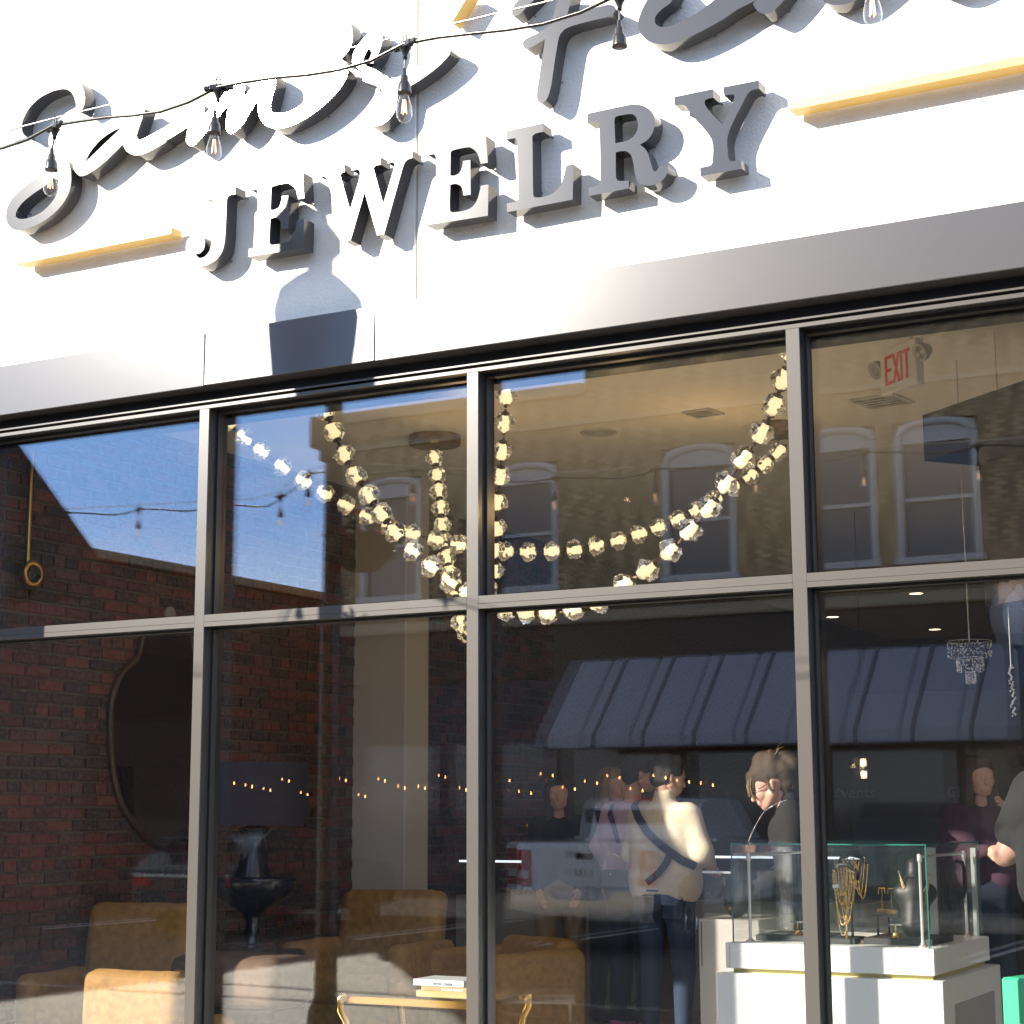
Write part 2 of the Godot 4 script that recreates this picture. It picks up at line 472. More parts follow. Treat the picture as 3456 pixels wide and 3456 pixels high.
const GLYPH_Y := [Vector2(1.143, 4.606), Vector2(1.329, 4.606), Vector2(1.331, 4.565), Vector2(1.305, 4.565), Vector2(1.290, 4.561), Vector2(1.289, 4.545), Vector2(1.298, 4.526), Vector2(1.320, 4.493), Vector2(1.371, 4.432), Vector2(1.420, 4.522), Vector2(1.430, 4.546), Vector2(1.429, 4.557), Vector2(1.421, 4.562), Vector2(1.382, 4.564), Vector2(1.378, 4.604), Vector2(1.544, 4.602), Vector2(1.545, 4.563), Vector2(1.510, 4.562), Vector2(1.492, 4.550), Vector2(1.480, 4.533), Vector2(1.394, 4.377), Vector2(1.395, 4.272), Vector2(1.399, 4.260), Vector2(1.410, 4.255), Vector2(1.453, 4.253), Vector2(1.456, 4.213), Vector2(1.262, 4.213), Vector2(1.260, 4.253), Vector2(1.297, 4.253), Vector2(1.313, 4.257), Vector2(1.320, 4.269), Vector2(1.319, 4.371), Vector2(1.233, 4.496), Vector2(1.201, 4.546), Vector2(1.190, 4.557), Vector2(1.172, 4.563), Vector2(1.145, 4.568)]
const GLYPH_R := [Vector2(0.710, 4.612), Vector2(0.919, 4.613), Vector2(0.955, 4.609), Vector2(0.995, 4.592), Vector2(1.027, 4.564), Vector2(1.045, 4.528), Vector2(1.047, 4.496), Vector2(1.035, 4.458), Vector2(1.007, 4.428), Vector2(0.972, 4.414), Vector2(1.000, 4.386), Vector2(1.015, 4.349), Vector2(1.029, 4.297), Vector2(1.037, 4.278), Vector2(1.049, 4.273), Vector2(1.068, 4.293), Vector2(1.106, 4.291), Vector2(1.106, 4.263), Vector2(1.090, 4.237), Vector2(1.063, 4.219), Vector2(1.021, 4.213), Vector2(0.979, 4.224), Vector2(0.956, 4.247), Vector2(0.944, 4.289), Vector2(0.936, 4.343), Vector2(0.924, 4.377), Vector2(0.903, 4.395), Vector2(0.873, 4.401), Vector2(0.851, 4.399), Vector2(0.851, 4.285), Vector2(0.857, 4.267), Vector2(0.871, 4.260), Vector2(0.915, 4.255), Vector2(0.913, 4.218), Vector2(0.714, 4.216), Vector2(0.710, 4.256), Vector2(0.757, 4.258), Vector2(0.771, 4.268), Vector2(0.774, 4.285), Vector2(0.770, 4.552), Vector2(0.761, 4.568), Vector2(0.711, 4.568)]
const GLYPH_R_HOLE := [Vector2(0.847, 4.558), Vector2(0.854, 4.570), Vector2(0.869, 4.571), Vector2(0.933, 4.567), Vector2(0.954, 4.549), Vector2(0.964, 4.512), Vector2(0.959, 4.484), Vector2(0.941, 4.458), Vector2(0.910, 4.445), Vector2(0.850, 4.443)]
const GLYPH_L := [Vector2(0.285, 4.609), Vector2(0.481, 4.610), Vector2(0.483, 4.569), Vector2(0.438, 4.567), Vector2(0.424, 4.557), Vector2(0.425, 4.464), Vector2(0.427, 4.273), Vector2(0.433, 4.260), Vector2(0.456, 4.254), Vector2(0.500, 4.254), Vector2(0.542, 4.268), Vector2(0.574, 4.300), Vector2(0.593, 4.359), Vector2(0.600, 4.383), Vector2(0.636, 4.382), Vector2(0.631, 4.214), Vector2(0.289, 4.211), Vector2(0.287, 4.253), Vector2(0.333, 4.255), Vector2(0.348, 4.263), Vector2(0.349, 4.283), Vector2(0.344, 4.548), Vector2(0.334, 4.566), Vector2(0.285, 4.567)]
const GLYPH_E := [Vector2(-0.148, 4.615), Vector2(0.176, 4.608), Vector2(0.186, 4.472), Vector2(0.148, 4.472), Vector2(0.130, 4.527), Vector2(0.109, 4.552), Vector2(0.083, 4.568), Vector2(-0.005, 4.569), Vector2(-0.018, 4.560), Vector2(-0.019, 4.445), Vector2(0.005, 4.441), Vector2(0.032, 4.450), Vector2(0.047, 4.481), Vector2(0.051, 4.505), Vector2(0.091, 4.503), Vector2(0.093, 4.330), Vector2(0.053, 4.332), Vector2(0.047, 4.365), Vector2(0.036, 4.385), Vector2(0.009, 4.399), Vector2(-0.019, 4.398), Vector2(-0.021, 4.276), Vector2(-0.011, 4.261), Vector2(0.016, 4.258), Vector2(0.056, 4.257), Vector2(0.096, 4.265), Vector2(0.126, 4.294), Vector2(0.143, 4.342), Vector2(0.148, 4.365), Vector2(0.189, 4.364), Vector2(0.186, 4.211), Vector2(-0.152, 4.219), Vector2(-0.149, 4.262), Vector2(-0.110, 4.263), Vector2(-0.100, 4.274), Vector2(-0.099, 4.550), Vector2(-0.108, 4.569), Vector2(-0.147, 4.572)]
const E_SHIFT := Vector2(-1.052, 0.006)
const GLYPH_W := [Vector2(-0.776, 4.617), Vector2(-0.628, 4.614), Vector2(-0.625, 4.572), Vector2(-0.643, 4.568), Vector2(-0.650, 4.558), Vector2(-0.590, 4.372), Vector2(-0.533, 4.537), Vector2(-0.537, 4.563), Vector2(-0.549, 4.571), Vector2(-0.584, 4.572), Vector2(-0.587, 4.612), Vector2(-0.416, 4.612), Vector2(-0.413, 4.571), Vector2(-0.442, 4.571), Vector2(-0.456, 4.561), Vector2(-0.397, 4.369), Vector2(-0.334, 4.548), Vector2(-0.335, 4.563), Vector2(-0.343, 4.570), Vector2(-0.372, 4.570), Vector2(-0.366, 4.614), Vector2(-0.234, 4.610), Vector2(-0.231, 4.572), Vector2(-0.259, 4.569), Vector2(-0.274, 4.558), Vector2(-0.283, 4.544), Vector2(-0.390, 4.213), Vector2(-0.431, 4.212), Vector2(-0.506, 4.446), Vector2(-0.584, 4.213), Vector2(-0.618, 4.212), Vector2(-0.725, 4.544), Vector2(-0.736, 4.564), Vector2(-0.760, 4.573), Vector2(-0.775, 4.575)]
const GLYPH_J := [Vector2(-1.489, 4.613), Vector2(-1.295, 4.614), Vector2(-1.294, 4.573), Vector2(-1.330, 4.573), Vector2(-1.347, 4.560), Vector2(-1.349, 4.481), Vector2(-1.355, 4.336), Vector2(-1.371, 4.276), Vector2(-1.414, 4.236), Vector2(-1.476, 4.219), Vector2(-1.527, 4.223), Vector2(-1.566, 4.242), Vector2(-1.596, 4.279), Vector2(-1.607, 4.334), Vector2(-1.599, 4.375), Vector2(-1.571, 4.392), Vector2(-1.526, 4.391), Vector2(-1.491, 4.373), Vector2(-1.482, 4.343), Vector2(-1.489, 4.310), Vector2(-1.514, 4.292), Vector2(-1.542, 4.293), Vector2(-1.516, 4.268), Vector2(-1.478, 4.272), Vector2(-1.449, 4.301), Vector2(-1.440, 4.349), Vector2(-1.432, 4.443), Vector2(-1.432, 4.548), Vector2(-1.443, 4.572), Vector2(-1.484, 4.575)]
const GOLD_V := [Vector2(-0.014, 5.218), Vector2(0.089, 5.350), Vector2(0.031, 5.363), Vector2(-0.015, 5.305), Vector2(-0.080, 5.389), Vector2(-0.175, 5.411)]
const SWAG_FRONT := [Vector3(-1.526, 3.801, -0.905), Vector3(-1.455, 3.669, -0.894), Vector3(-1.390, 3.538, -0.880), Vector3(-1.313, 3.400, -0.874), Vector3(-1.231, 3.276, -0.868), Vector3(-1.144, 3.155, -0.864), Vector3(-1.057, 3.045, -0.859), Vector3(-0.964, 2.935, -0.856), Vector3(-0.856, 2.827, -0.861), Vector3(-0.745, 2.735, -0.865), Vector3(-0.630, 2.648, -0.870), Vector3(-0.518, 2.580, -0.870), Vector3(-0.405, 2.523, -0.868), Vector3(-0.292, 2.483, -0.862), Vector3(-0.167, 2.462, -0.860), Vector3(-0.043, 2.449, -0.856), Vector3(0.101, 2.460, -0.858), Vector3(0.243, 2.491, -0.855), Vector3(0.389, 2.567, -0.845), Vector3(0.523, 2.631, -0.832), Vector3(0.655, 2.712, -0.814), Vector3(0.775, 2.804, -0.787), Vector3(0.888, 2.900, -0.755), Vector3(0.993, 3.004, -0.718), Vector3(1.099, 3.109, -0.682), Vector3(1.207, 3.220, -0.645), Vector3(1.290, 3.329, -0.595), Vector3(1.361, 3.437, -0.539), Vector3(1.431, 3.544, -0.482)]
const SWAG_BACK := [Vector3(-2.489, 3.943, -1.047), Vector3(-2.436, 3.856, -1.124), Vector3(-2.377, 3.768, -1.205), Vector3(-2.318, 3.679, -1.286), Vector3(-2.248, 3.606, -1.369), Vector3(-2.160, 3.516, -1.466), Vector3(-2.073, 3.436, -1.561), Vector3(-1.982, 3.367, -1.655), Vector3(-1.890, 3.302, -1.749), Vector3(-1.795, 3.236, -1.846), Vector3(-1.695, 3.183, -1.942), Vector3(-1.591, 3.138, -2.039), Vector3(-1.482, 3.107, -2.136), Vector3(-1.378, 3.082, -2.229), Vector3(-1.261, 3.059, -2.328), Vector3(-1.152, 3.047, -2.422), Vector3(-1.044, 3.047, -2.512), Vector3(-0.926, 3.054, -2.607), Vector3(-0.813, 3.067, -2.697), Vector3(-0.701, 3.093, -2.785), Vector3(-0.593, 3.130, -2.868), Vector3(-0.485, 3.173, -2.951), Vector3(-0.387, 3.220, -3.027), Vector3(-0.285, 3.273, -3.104), Vector3(-0.187, 3.337, -3.176), Vector3(-0.092, 3.407, -3.246), Vector3(0.005, 3.485, -3.316), Vector3(0.099, 3.563, -3.384), Vector3(0.179, 3.641, -3.444), Vector3(0.253, 3.723, -3.501)]
const SWAG_SIDE := [Vector3(-1.836, 3.749, -2.708), Vector3(-1.790, 3.621, -2.666), Vector3(-1.749, 3.504, -2.619), Vector3(-1.709, 3.382, -2.573), Vector3(-1.669, 3.262, -2.526), Vector3(-1.626, 3.150, -2.480), Vector3(-1.579, 3.036, -2.436), Vector3(-1.530, 2.926, -2.392), Vector3(-1.478, 2.818, -2.350), Vector3(-1.427, 2.705, -2.308), Vector3(-1.378, 2.600, -2.263), Vector3(-1.315, 2.537, -2.218), Vector3(-1.244, 2.529, -2.167), Vector3(-1.174, 2.559, -2.108), Vector3(-1.099, 2.644, -2.041), Vector3(-1.023, 2.752, -1.970), Vector3(-0.942, 2.856, -1.902), Vector3(-0.889, 2.967, -1.819), Vector3(-0.835, 3.076, -1.736), Vector3(-0.777, 3.213, -1.650), Vector3(-0.714, 3.343, -1.568), Vector3(-0.654, 3.467, -1.485), Vector3(-0.593, 3.606, -1.400), Vector3(-0.536, 3.740, -1.314), Vector3(-0.482, 3.866, -1.228)]
const FACE := 0.18      # front of the sign letters
const BACKS := 0.092    # back of the sign letters, 3 cm off the wall
const WALLZ := 0.062
const PANE := -0.11     # outer face of the glass
const PITCH := 1.6
const FLOORLEFT := -3.35
const ROAD := -0.3
const FARZ := 22.0

func _ready() -> void:
	rng.seed = 7
	var cam := Camera3D.new()
	cam.name = "camera"
	cam.fov = 31.847
	cam.near = 0.05
	cam.far = 300.0
	cam.transform = Transform3D(Basis(Vector3(0.8785851, -0.0033287, -0.4775742), Vector3(0.0822137, 0.9861020, 0.1443739), Vector3(0.4704563, -0.1661079, 0.8666482)).orthonormalized(), Vector3(4.13379, 1.44, 7.22477))
	add_child(cam)
	cam.current = true
	environment()
	var sun := DirectionalLight3D.new()
	sun.name = "sun"
	sun.light_energy = 1.5
	sun.light_color = Color(1.0, 0.965, 0.9)
	sun.light_angular_distance = 0.5
	sun.shadow_enabled = true
	add_child(sun)
	sun.look_at_from_position(Vector3.ZERO, Vector3(0.765, -0.53, -1.0), Vector3.UP)
	room()
	facade()
	sign_letters()
	street()
	string_lights()
	brick_wall()
	chandeliers()
	ceiling_things()
	lounge()
	display_cases()
	back_of_shop()
	people()
	across_the_street()

func environment() -> void:
	# low winter sky: pale haze at the horizon, blue above it, thin streaks of cloud
	var img := Image.create(1024, 512, false, Image.FORMAT_RGBAF)
	var f := FastNoiseLite.new()
	f.seed = 21
	f.frequency = 0.9
	f.fractal_octaves = 5
	for y in 512:
		var el := PI / 2 * (1.0 - y / 256.0)
		var deg := rad_to_deg(el)
		for x in 1024:
			if deg < 0.0:
				img.set_pixel(x, y, Color(0.16, 0.15, 0.135))
				continue
			var az := TAU * x / 1024.0
			var d := Vector3(cos(az) * cos(el), sin(el), sin(az) * cos(el))
			var c := Vector3(0.92, 1.06, 1.22).lerp(Vector3(0.27, 0.52, 1.02), smoothstep(3.5, 10.5, deg))
			c = c.lerp(Vector3(0.25, 0.275, 0.34), smoothstep(14.0, 42.0, deg))
			var n := f.get_noise_3d(d.x * 2.2 + d.z * 1.1, d.y * 13.0 + d.x * 0.8, d.z * 2.2 - d.x * 1.1)
			var k := clampf(n * 1.9 + 0.22, 0.0, 1.0)
			k = k * k * (3 - 2 * k)
			c = c.lerp(Vector3(0.80, 0.88, 0.98) * lerpf(1.0, 0.55, smoothstep(14.0, 42.0, deg)), k * 0.75)
			img.set_pixel(x, y, Color(c.x, c.y, c.z))
	var s := PanoramaSkyMaterial.new()
	s.panorama = ImageTexture.create_from_image(img)
	var sky := Sky.new()
	sky.sky_material = s
	var e := Environment.new()
	e.background_mode = Environment.BG_SKY
	e.sky = sky
	e.tonemap_mode = Environment.TONE_MAPPER_LINEAR
	e.tonemap_exposure = 3.2
	e.sdfgi_enabled = true
	e.ssao_enabled = true
	e.ssil_enabled = true
	var w := WorldEnvironment.new()
	w.name = "sky"
	w.environment = e
	add_child(w)

func room() -> void:
	var floor_m := mat("floor_board", lin(0.30, 0.26, 0.22), 0.35, 0.0, ["floorgrain", 0.012, 0.72, 1.0, 0.7])
	var plaster := mat("ceiling_paint", lin(0.70, 0.64, 0.52), 0.8)
	var dark := mat("dark_paint", lin(0.06, 0.055, 0.055), 0.7)
	var beige := mat("beige_paint", lin(0.52, 0.46, 0.36), 0.75)
	struct("floor", span(Vector3(-3.75, -0.2, -18.2), Vector3(7.5, 0, -0.14)), floor_m, "dark floor of the jewelry shop")
	struct("ceiling", span(Vector3(-3.75, 3.9, -18.2), Vector3(7.5, 4.15, -0.02)), plaster, "plain cream ceiling of the shop")
	struct("wall_back", span(Vector3(-3.75, 0, -18.2), Vector3(7.5, 3.9, -18.0)), dark, "dark rear wall of the shop")
	struct("wall_side", span(Vector3(7.2, 0, -18), Vector3(7.5, 3.9, -0.14)), beige, "beige side wall of the shop")
	var pier := struct("wall_pier", span(Vector3(-3.35, 0, -4.40), Vector3(-2.9, 3.9, -4.06)), beige, "beige plaster pier on the brick wall")
	put("baseboard", span(Vector3(-3.35, 0, -4.415), Vector3(-2.885, 0.14, -4.045), 0.004), mat("beige_trim", lin(0.6, 0.55, 0.45), 0.5), pier)
	put("corner_bead", span(Vector3(-2.903, 0.15, -4.075), Vector3(-2.893, 3.9, -4.055)), mat("beige_trim", Color.WHITE), pier)
	# angled dark brick block inside, right of the third mullion
	var bas := Basis(Vector3.UP, deg_to_rad(-39))
	var block := struct("wall_bulkhead", bx(bas * Vector3(0.17, 2.84, -0.25) + Vector3(1.93, 0, -1.85), Vector3(0.34, 0.74, 0.5), 0.0, bas), mat("dark_brick", lin(0.05, 0.028, 0.02), 0.85, 0.0, ["brickgrain", 0.02, 0.5, 1.0, 1.2]), "dark boxed bulkhead hung inside the shop on the right")
	put("hood", bx(bas * Vector3(0.75, 3.32, -0.2) + Vector3(1.80, 0, -1.75), Vector3(1.5, 0.24, 0.7), 0.004, bas), mat("hood_paint", lin(0.02, 0.02, 0.022), 0.5), block)

func facade() -> void:
	# white stucco above the window
	var stucco := mat("stucco", lin(0.80, 0.775, 0.73), 0.9, 0.0, ["stuccotone", 0.01, 0.94, 1.0, 0.8])
	stucco.normal_enabled = true
	stucco.normal_texture = noise_tex("stuccobump", 0.12, 0, 1, 5.0)
	stucco.normal_scale = 0.22
	var wall := struct("wall_front", span(Vector3(-9, 3.70, -0.18), Vector3(10, 8.2, 0.03)), stucco, "white stucco front wall over the shop window")
	for seg in [[-9.0, -3.66], [-3.646, -0.288], [-0.274, 3.1], [3.114, 10.0]]:
		put("stucco_panel", span(Vector3(seg[0], 3.72, 0.028), Vector3(seg[1], 8.2, WALLZ), 0.004), stucco, wall)
	for x in [-3.653, -0.281, 3.107]:
		put("joint_strip", span(Vector3(x - 0.007, 3.72, 0.029), Vector3(x + 0.007, 8.2, 0.048)), mat("joint_cream", lin(0.55, 0.5, 0.4), 0.8), wall)
	struct("wall_neighbour", span(Vector3(-9, ROAD, -0.18), Vector3(-3.5, 3.7, 0.03)), stucco, "white stucco wall of the neighbouring shop")
	struct("wall_end", span(Vector3(8.03, ROAD, -0.18), Vector3(10, 3.7, 0.03)), stucco, "white stucco wall past the shop window")
	struct("wall_jamb", span(Vector3(-3.5, ROAD, -0.18), Vector3(-3.25, 3.7, 0.03)), stucco, "white stucco edge of the window opening")
	# flashing: folded metal panels
	var fl := mat("fascia_metal", lin(0.055, 0.052, 0.056), 0.215, 0.0, [], ["metalwave", 0.004, 0.012, 0.5])
	fl.metallic_specular = 0.55
	var fascia := thing("metal_fascia", "dark grey folded metal band between the white wall and the window", "fascia")
	var xs := [-9.0, -1.533, -0.495, 4.3, 7.0, 10.0]
	for i in 5:
		var a: float = xs[i] + 0.0015
		var b: float = xs[i + 1] - 0.0015
		put("fascia_panel", bx(Vector3((a + b) / 2, 3.752, 0.0), Vector3(b - a, 0.278, 0.19), 0.003, Basis(Vector3.RIGHT, deg_to_rad([0.5, -0.8, -0.15, 0.0, 0.0][i]))), fl, fascia)
	# window wall
	var fr := mat("frame_paint", lin(0.062, 0.056, 0.052), 0.25, 0.0, [], ["metalwave", 0.004, 0.02, 0.5])
	var dk := mat("gasket", lin(0.012, 0.012, 0.013), 0.6)
	var ret := mat("frame_return", lin(0.016, 0.015, 0.0145), 0.4)
	var win := thing("storefront_window", "tall shop window of clear double panes in bronze metal frames", "window")
	put("head_rail", span(Vector3(-3.3, 3.5177, -0.012), Vector3(8.03, 3.5376, 0.0), 0.0015), fr, win)
	put("head_core", span(Vector3(-3.3, 3.5185, -0.16), Vector3(8.03, 3.5368, -0.0125)), ret, win)
	put("head_trim", span(Vector3(-3.3, 3.5507, -0.10), Vector3(8.03, 3.5605, 0.004), 0.001), fr, win)
	put("head_backing", span(Vector3(-3.3, 3.53, -0.16), Vector3(8.03, 3.72, -0.035)), dk, win)
	put("head_stop", span(Vector3(-3.3, 3.500, -0.108), Vector3(8.03, 3.519, -0.066), 0.001), ret, win)
	put("head_cover", span(Vector3(-3.3, 3.49, -0.28), Vector3(8.03, 3.72, -0.165)), ret, win)
	put("sill_rail", span(Vector3(-3.3, 0.0, -0.16), Vector3(8.03, 0.09, 0.0), 0.002), fr, win)
	for k in range(-2, 6):
		var x := PITCH * k
		var mu := put("mullion", span(Vector3(x - 0.031, 0.09, -0.010), Vector3(x + 0.031, 3.5177, 0.0), 0.0012), fr, win)
		put("mullion_core", span(Vector3(x - 0.0303, 0.09, -0.16), Vector3(x + 0.0303, 3.5177, -0.0102)), ret, mu)
		put("glazing_stop", span(Vector3(x - 0.043, 0.09, -0.108), Vector3(x + 0.043, 3.5, -0.066), 0.0006), ret, win)
	var pane_m := glass_mat("window_glass", Color(0.75, 0.85, 0.8, 0.0))
	for k in range(-2, 5):
		var a := PITCH * k + 0.031
		var b := PITCH * (k + 1) - 0.031
		put("transom", span(Vector3(a, 2.407, -0.16), Vector3(b, 2.4441, 0.0), 0.0010), fr, win)
		put("transom_cap", span(Vector3(a, 2.3826, -0.010), Vector3(b, 2.4064, 0.0), 0.0010), fr, win)
		put("transom_core", span(Vector3(a, 2.3832, -0.16), Vector3(b, 2.406, -0.0102)), ret, win)
		put("transom_stop", span(Vector3(a, 2.3706, -0.108), Vector3(b, 2.40, -0.066), 0.001), ret, win)
		for up in 2:
			var y0: float = [0.08, 2.43][up]
			var y1: float = [2.39, 3.53][up]
			var c := Vector3((a + b) / 2, (y0 + y1) / 2, PANE - 0.003)
			var p := put("glass_pane", bx(Vector3.ZERO, Vector3(b - a + 0.03, y1 - y0, 0.006)), pane_m, win)
			p.position = c
			p.rotation = Vector3(deg_to_rad(rng.randf_range(-0.03, 0.03)), deg_to_rad(rng.randf_range(-0.04, 0.04)), 0)
			var q := put("inner_pane", bx(Vector3.ZERO, Vector3(b - a + 0.03, y1 - y0, 0.006)), pane_m, p)
			q.position = Vector3(0, 0, -0.022)
			var film := MB.new()
			film.quad(Vector3(-(b - a) / 2, -(y1 - y0) / 2, 0), Vector3((b - a) / 2, -(y1 - y0) / 2, 0), Vector3((b - a) / 2, (y1 - y0) / 2, 0), Vector3(-(b - a) / 2, (y1 - y0) / 2, 0), Vector3.BACK)
			put("coating", film.mesh(), pane_m, p).position = Vector3(0, 0, -0.006)
			var t: float = [0.28, 0.07][up] * (1.0 if k != -1 else 0.6)
			q.rotation = Vector3(deg_to_rad(0.05 if up == 0 else 0.02), deg_to_rad(t if k > -2 else t * 0.5), 0)
	for up in 2:
		put("spacer", span(Vector3(-3.3, [0.09, 2.44][up], -0.135), Vector3(8.0, [0.10, 2.452][up], -0.117)), dk, win)

func sign_letters() -> void:
	var black := mat("letter_paint", lin(0.040, 0.039, 0.043), 0.135, 0.0, [], ["metalwave", 0.004, 0.008, 0.8])
	var pin := mat("pin", lin(0.3, 0.3, 0.3), 0.4, 0.8)
	var script := thing("script_sign", "black raised script sign running above the lettering on white stucco", "sign")
	for part in [["script_letter", SCRIPT_S], ["script_letter", SCRIPT_AMN], ["script_letter", SCRIPT_TICK], ["script_letter", SCRIPT_LOOP], ["script_letter", SCRIPT_TAIL], ["script_letter", SCRIPT_FOOT], ["script_letter", SCRIPT_CROSS], ["script_letter", SCRIPT_C], ["script_letter", SCRIPT_H], ["script_letter", SCRIPT_L], ["script_letter", SCRIPT_E]]:
		var b := MB.new()
		var o := smooth(part[1], 4)
		b.prism(o, BACKS, FACE, Transform3D(), smooth(SCRIPT_SLIT, 4) if part[1] == SCRIPT_AMN else PackedVector2Array())
		var m := put(part[0], b.mesh(), black, script)
		pins(o, m, pin)
	var glyphs := [["J", GLYPH_J, Vector2.ZERO, "first"], ["E", GLYPH_E, E_SHIFT, "first"], ["W", GLYPH_W, Vector2.ZERO, ""], ["E", GLYPH_E, Vector2.ZERO, "second"], ["L", GLYPH_L, Vector2.ZERO, ""], ["R", GLYPH_R, Vector2.ZERO, ""], ["Y", GLYPH_Y, Vector2.ZERO, ""]]
	var labels := ["black raised capital letter J at the start of the word", "black raised capital letter E between J and W", "black raised capital letter W crossing the wall joint", "black raised capital letter E between W and L", "black raised capital letter L between E and R", "black raised capital letter R between L and Y", "black raised capital letter Y at the end of the word by the gold bar"]
	for i in glyphs.size():
		var g = glyphs[i]
		var o := smooth(g[1], 4)
		for j in o.size(): o[j] += g[2]
		var b := MB.new()
		b.prism(o, BACKS, FACE, Transform3D(), smooth(GLYPH_R_HOLE, 4) if g[0] == "R" else PackedVector2Array())
		var m := put("sign_letter", b.mesh(), black)
		tag(m, labels[i], "letter", "raised capital letters of the shop sign")
		pins(o, m, pin)
	var gold := mat("gold_paint", lin(0.62, 0.40, 0.11), 0.35)
	var o2 := PackedVector2Array(GOLD_V)
	var v := MB.new()
	v.prism(o2, BACKS, FACE)
	tag(put("gold_chevron", v.mesh(), gold), "point of a gold painted metal chevron at the top of the wall", "sign trim")
	tag(put("gold_bar", span(Vector3(1.679, 4.437, BACKS), Vector3(4.3, 4.475, FACE), 0.0015), gold), "long gold painted metal bar right of the letter Y", "sign trim", "gold bars beside the lettering")
	tag(put("gold_bar", span(Vector3(-2.784, 4.428, BACKS), Vector3(-1.705, 4.466, FACE), 0.0015), gold), "shorter gold painted metal bar left of the letter J", "sign trim", "gold bars beside the lettering")

func pins(o: PackedVector2Array, parent: Node3D, m: Material) -> void:
	var n := 0
	for i in range(3, o.size(), maxi(o.size() / 5, 6)):
		var a := o[i]
		var d := (o[(i + 1) % o.size()] - a).normalized()
		var q := a + Vector2(-d.y, d.x) * 0.012
		if not Geometry2D.is_point_in_polygon(q, o): q = a - Vector2(-d.y, d.x) * 0.012
		put("standoff_pin", tb([Vector3(q.x, q.y, WALLZ - 0.002), Vector3(q.x, q.y, BACKS + 0.004)], 0.005, 6), m, parent)
		n += 1

func street() -> void:
	var walk := mat("sidewalk", lin(0.50, 0.43, 0.34), 0.85, 0.0, ["concrete", 0.02, 0.75, 1.0, 0.5])
	var asphalt := mat("asphalt", lin(0.115, 0.10, 0.082), 0.72, 0.0, ["asphaltgrain", 0.35, 0.35, 1.0, 1.1], ["asphaltbump", 0.28, 0.9, 1.1])
	struct("ground", span(Vector3(-120, -0.6, -60), Vector3(120, ROAD - 0.004, 160)), asphalt, "grey asphalt street")
	struct("pavement", span(Vector3(-40, ROAD - 0.1, -0.05), Vector3(40, -0.12, 3.1), 0.01), walk, "concrete pavement before the shop")
	struct("pavement_far", span(Vector3(-40, ROAD - 0.1, 19.6), Vector3(40, -0.14, FARZ + 0.1), 0.01), walk, "concrete pavement across the street")
	var paint := mat("road_paint", lin(0.75, 0.75, 0.72), 0.7)
	for i in 9:
		struct("road_marking", bx(Vector3(-16.0 + i * 2.9, ROAD, 16.8), Vector3(0.1, 0.008, 5.0)), paint, "white line between parking bays")
	for i in 2:
		var p := []
		for j in 14:
			p.append(Vector3(-10.5 + j * 0.55 + i * 0.8, ROAD - 0.002, 7.2 + i * 0.9 - j * 0.03 + rng.randf_range(-0.04, 0.04)))
		struct("road_crack_filler", tb(p, 0.012, 5), mat("tar", lin(0.25, 0.25, 0.24), 0.2), "shiny crack filler line on the asphalt")
	# awning of the neighbour: its slanted end cuts the mirrored sky
	var cloth := mat("black_awning", lin(0.018, 0.018, 0.02), 0.8)
	var aw := thing("neighbour_awning", "black fabric awning of the neighbouring shop beside the window", "awning")
	var b := MB.new()
	b.prism(PackedVector2Array([Vector2(0.05, 3.92), Vector2(1.12, 3.06), Vector2(1.12, 2.78), Vector2(1.09, 2.78), Vector2(1.09, 3.03), Vector2(0.05, 3.86)]), -6.8, -3.5, Transform3D(Basis(Vector3(0, 0, 1), Vector3.UP, Vector3(1, 0, 0)), Vector3.ZERO))
	put("canopy", b.mesh(), cloth, aw)
	var e := MB.new()
	e.prism(PackedVector2Array([Vector2(0.05, 3.92), Vector2(1.12, 3.06), Vector2(1.12, 2.78), Vector2(0.05, 2.78)]), -3.503, -3.497, Transform3D(Basis(Vector3(0, 0, 1), Vector3.UP, Vector3(1, 0, 0)), Vector3.ZERO))
	put("end_panel", e.mesh(), cloth, aw)
	# lamp post at the kerb; its lantern throws the urn-shaped shadow on the fascia
	var iron := mat("black_iron", lin(0.02, 0.02, 0.022), 0.45)
	var L := thing("street_lamp", "black iron street lamp with acorn lantern at the kerb by the shop", "street lamp", Vector3(-2.25, -0.45, 1.9))
	put("post", lt([Vector2(0.0, 0.0), Vector2(0.19, 0.0), Vector2(0.19, 0.12), Vector2(0.13, 0.2), Vector2(0.11, 0.7), Vector2(0.07, 0.8), Vector2(0.055, 4.55), Vector2(0.09, 4.6), Vector2(0.09, 4.66), Vector2(0.0, 4.66)], 20), iron, L)
	put("lantern", lt([Vector2(0.0, 4.66), Vector2(0.15, 4.66), Vector2(0.175, 4.85), Vector2(0.215, 5.2), Vector2(0.225, 5.32), Vector2(0.20, 5.42), Vector2(0.12, 5.5), Vector2(0.065, 5.54), Vector2(0.065, 5.62), Vector2(0.10, 5.66), Vector2(0.10, 5.72), Vector2(0.04, 5.8), Vector2(0.02, 5.9), Vector2(0.0, 5.92)], 24), mat("lantern_glass", lin(0.35, 0.34, 0.32), 0.3), L)
	put("bracket", span(Vector3(-0.16, 4.22, -0.05), Vector3(-0.04, 4.42, 0.05), 0.006), iron, L)
	put("bracket", span(Vector3(-0.07, 4.12, -0.07), Vector3(0.07, 4.34, 0.07), 0.006), iron, L)

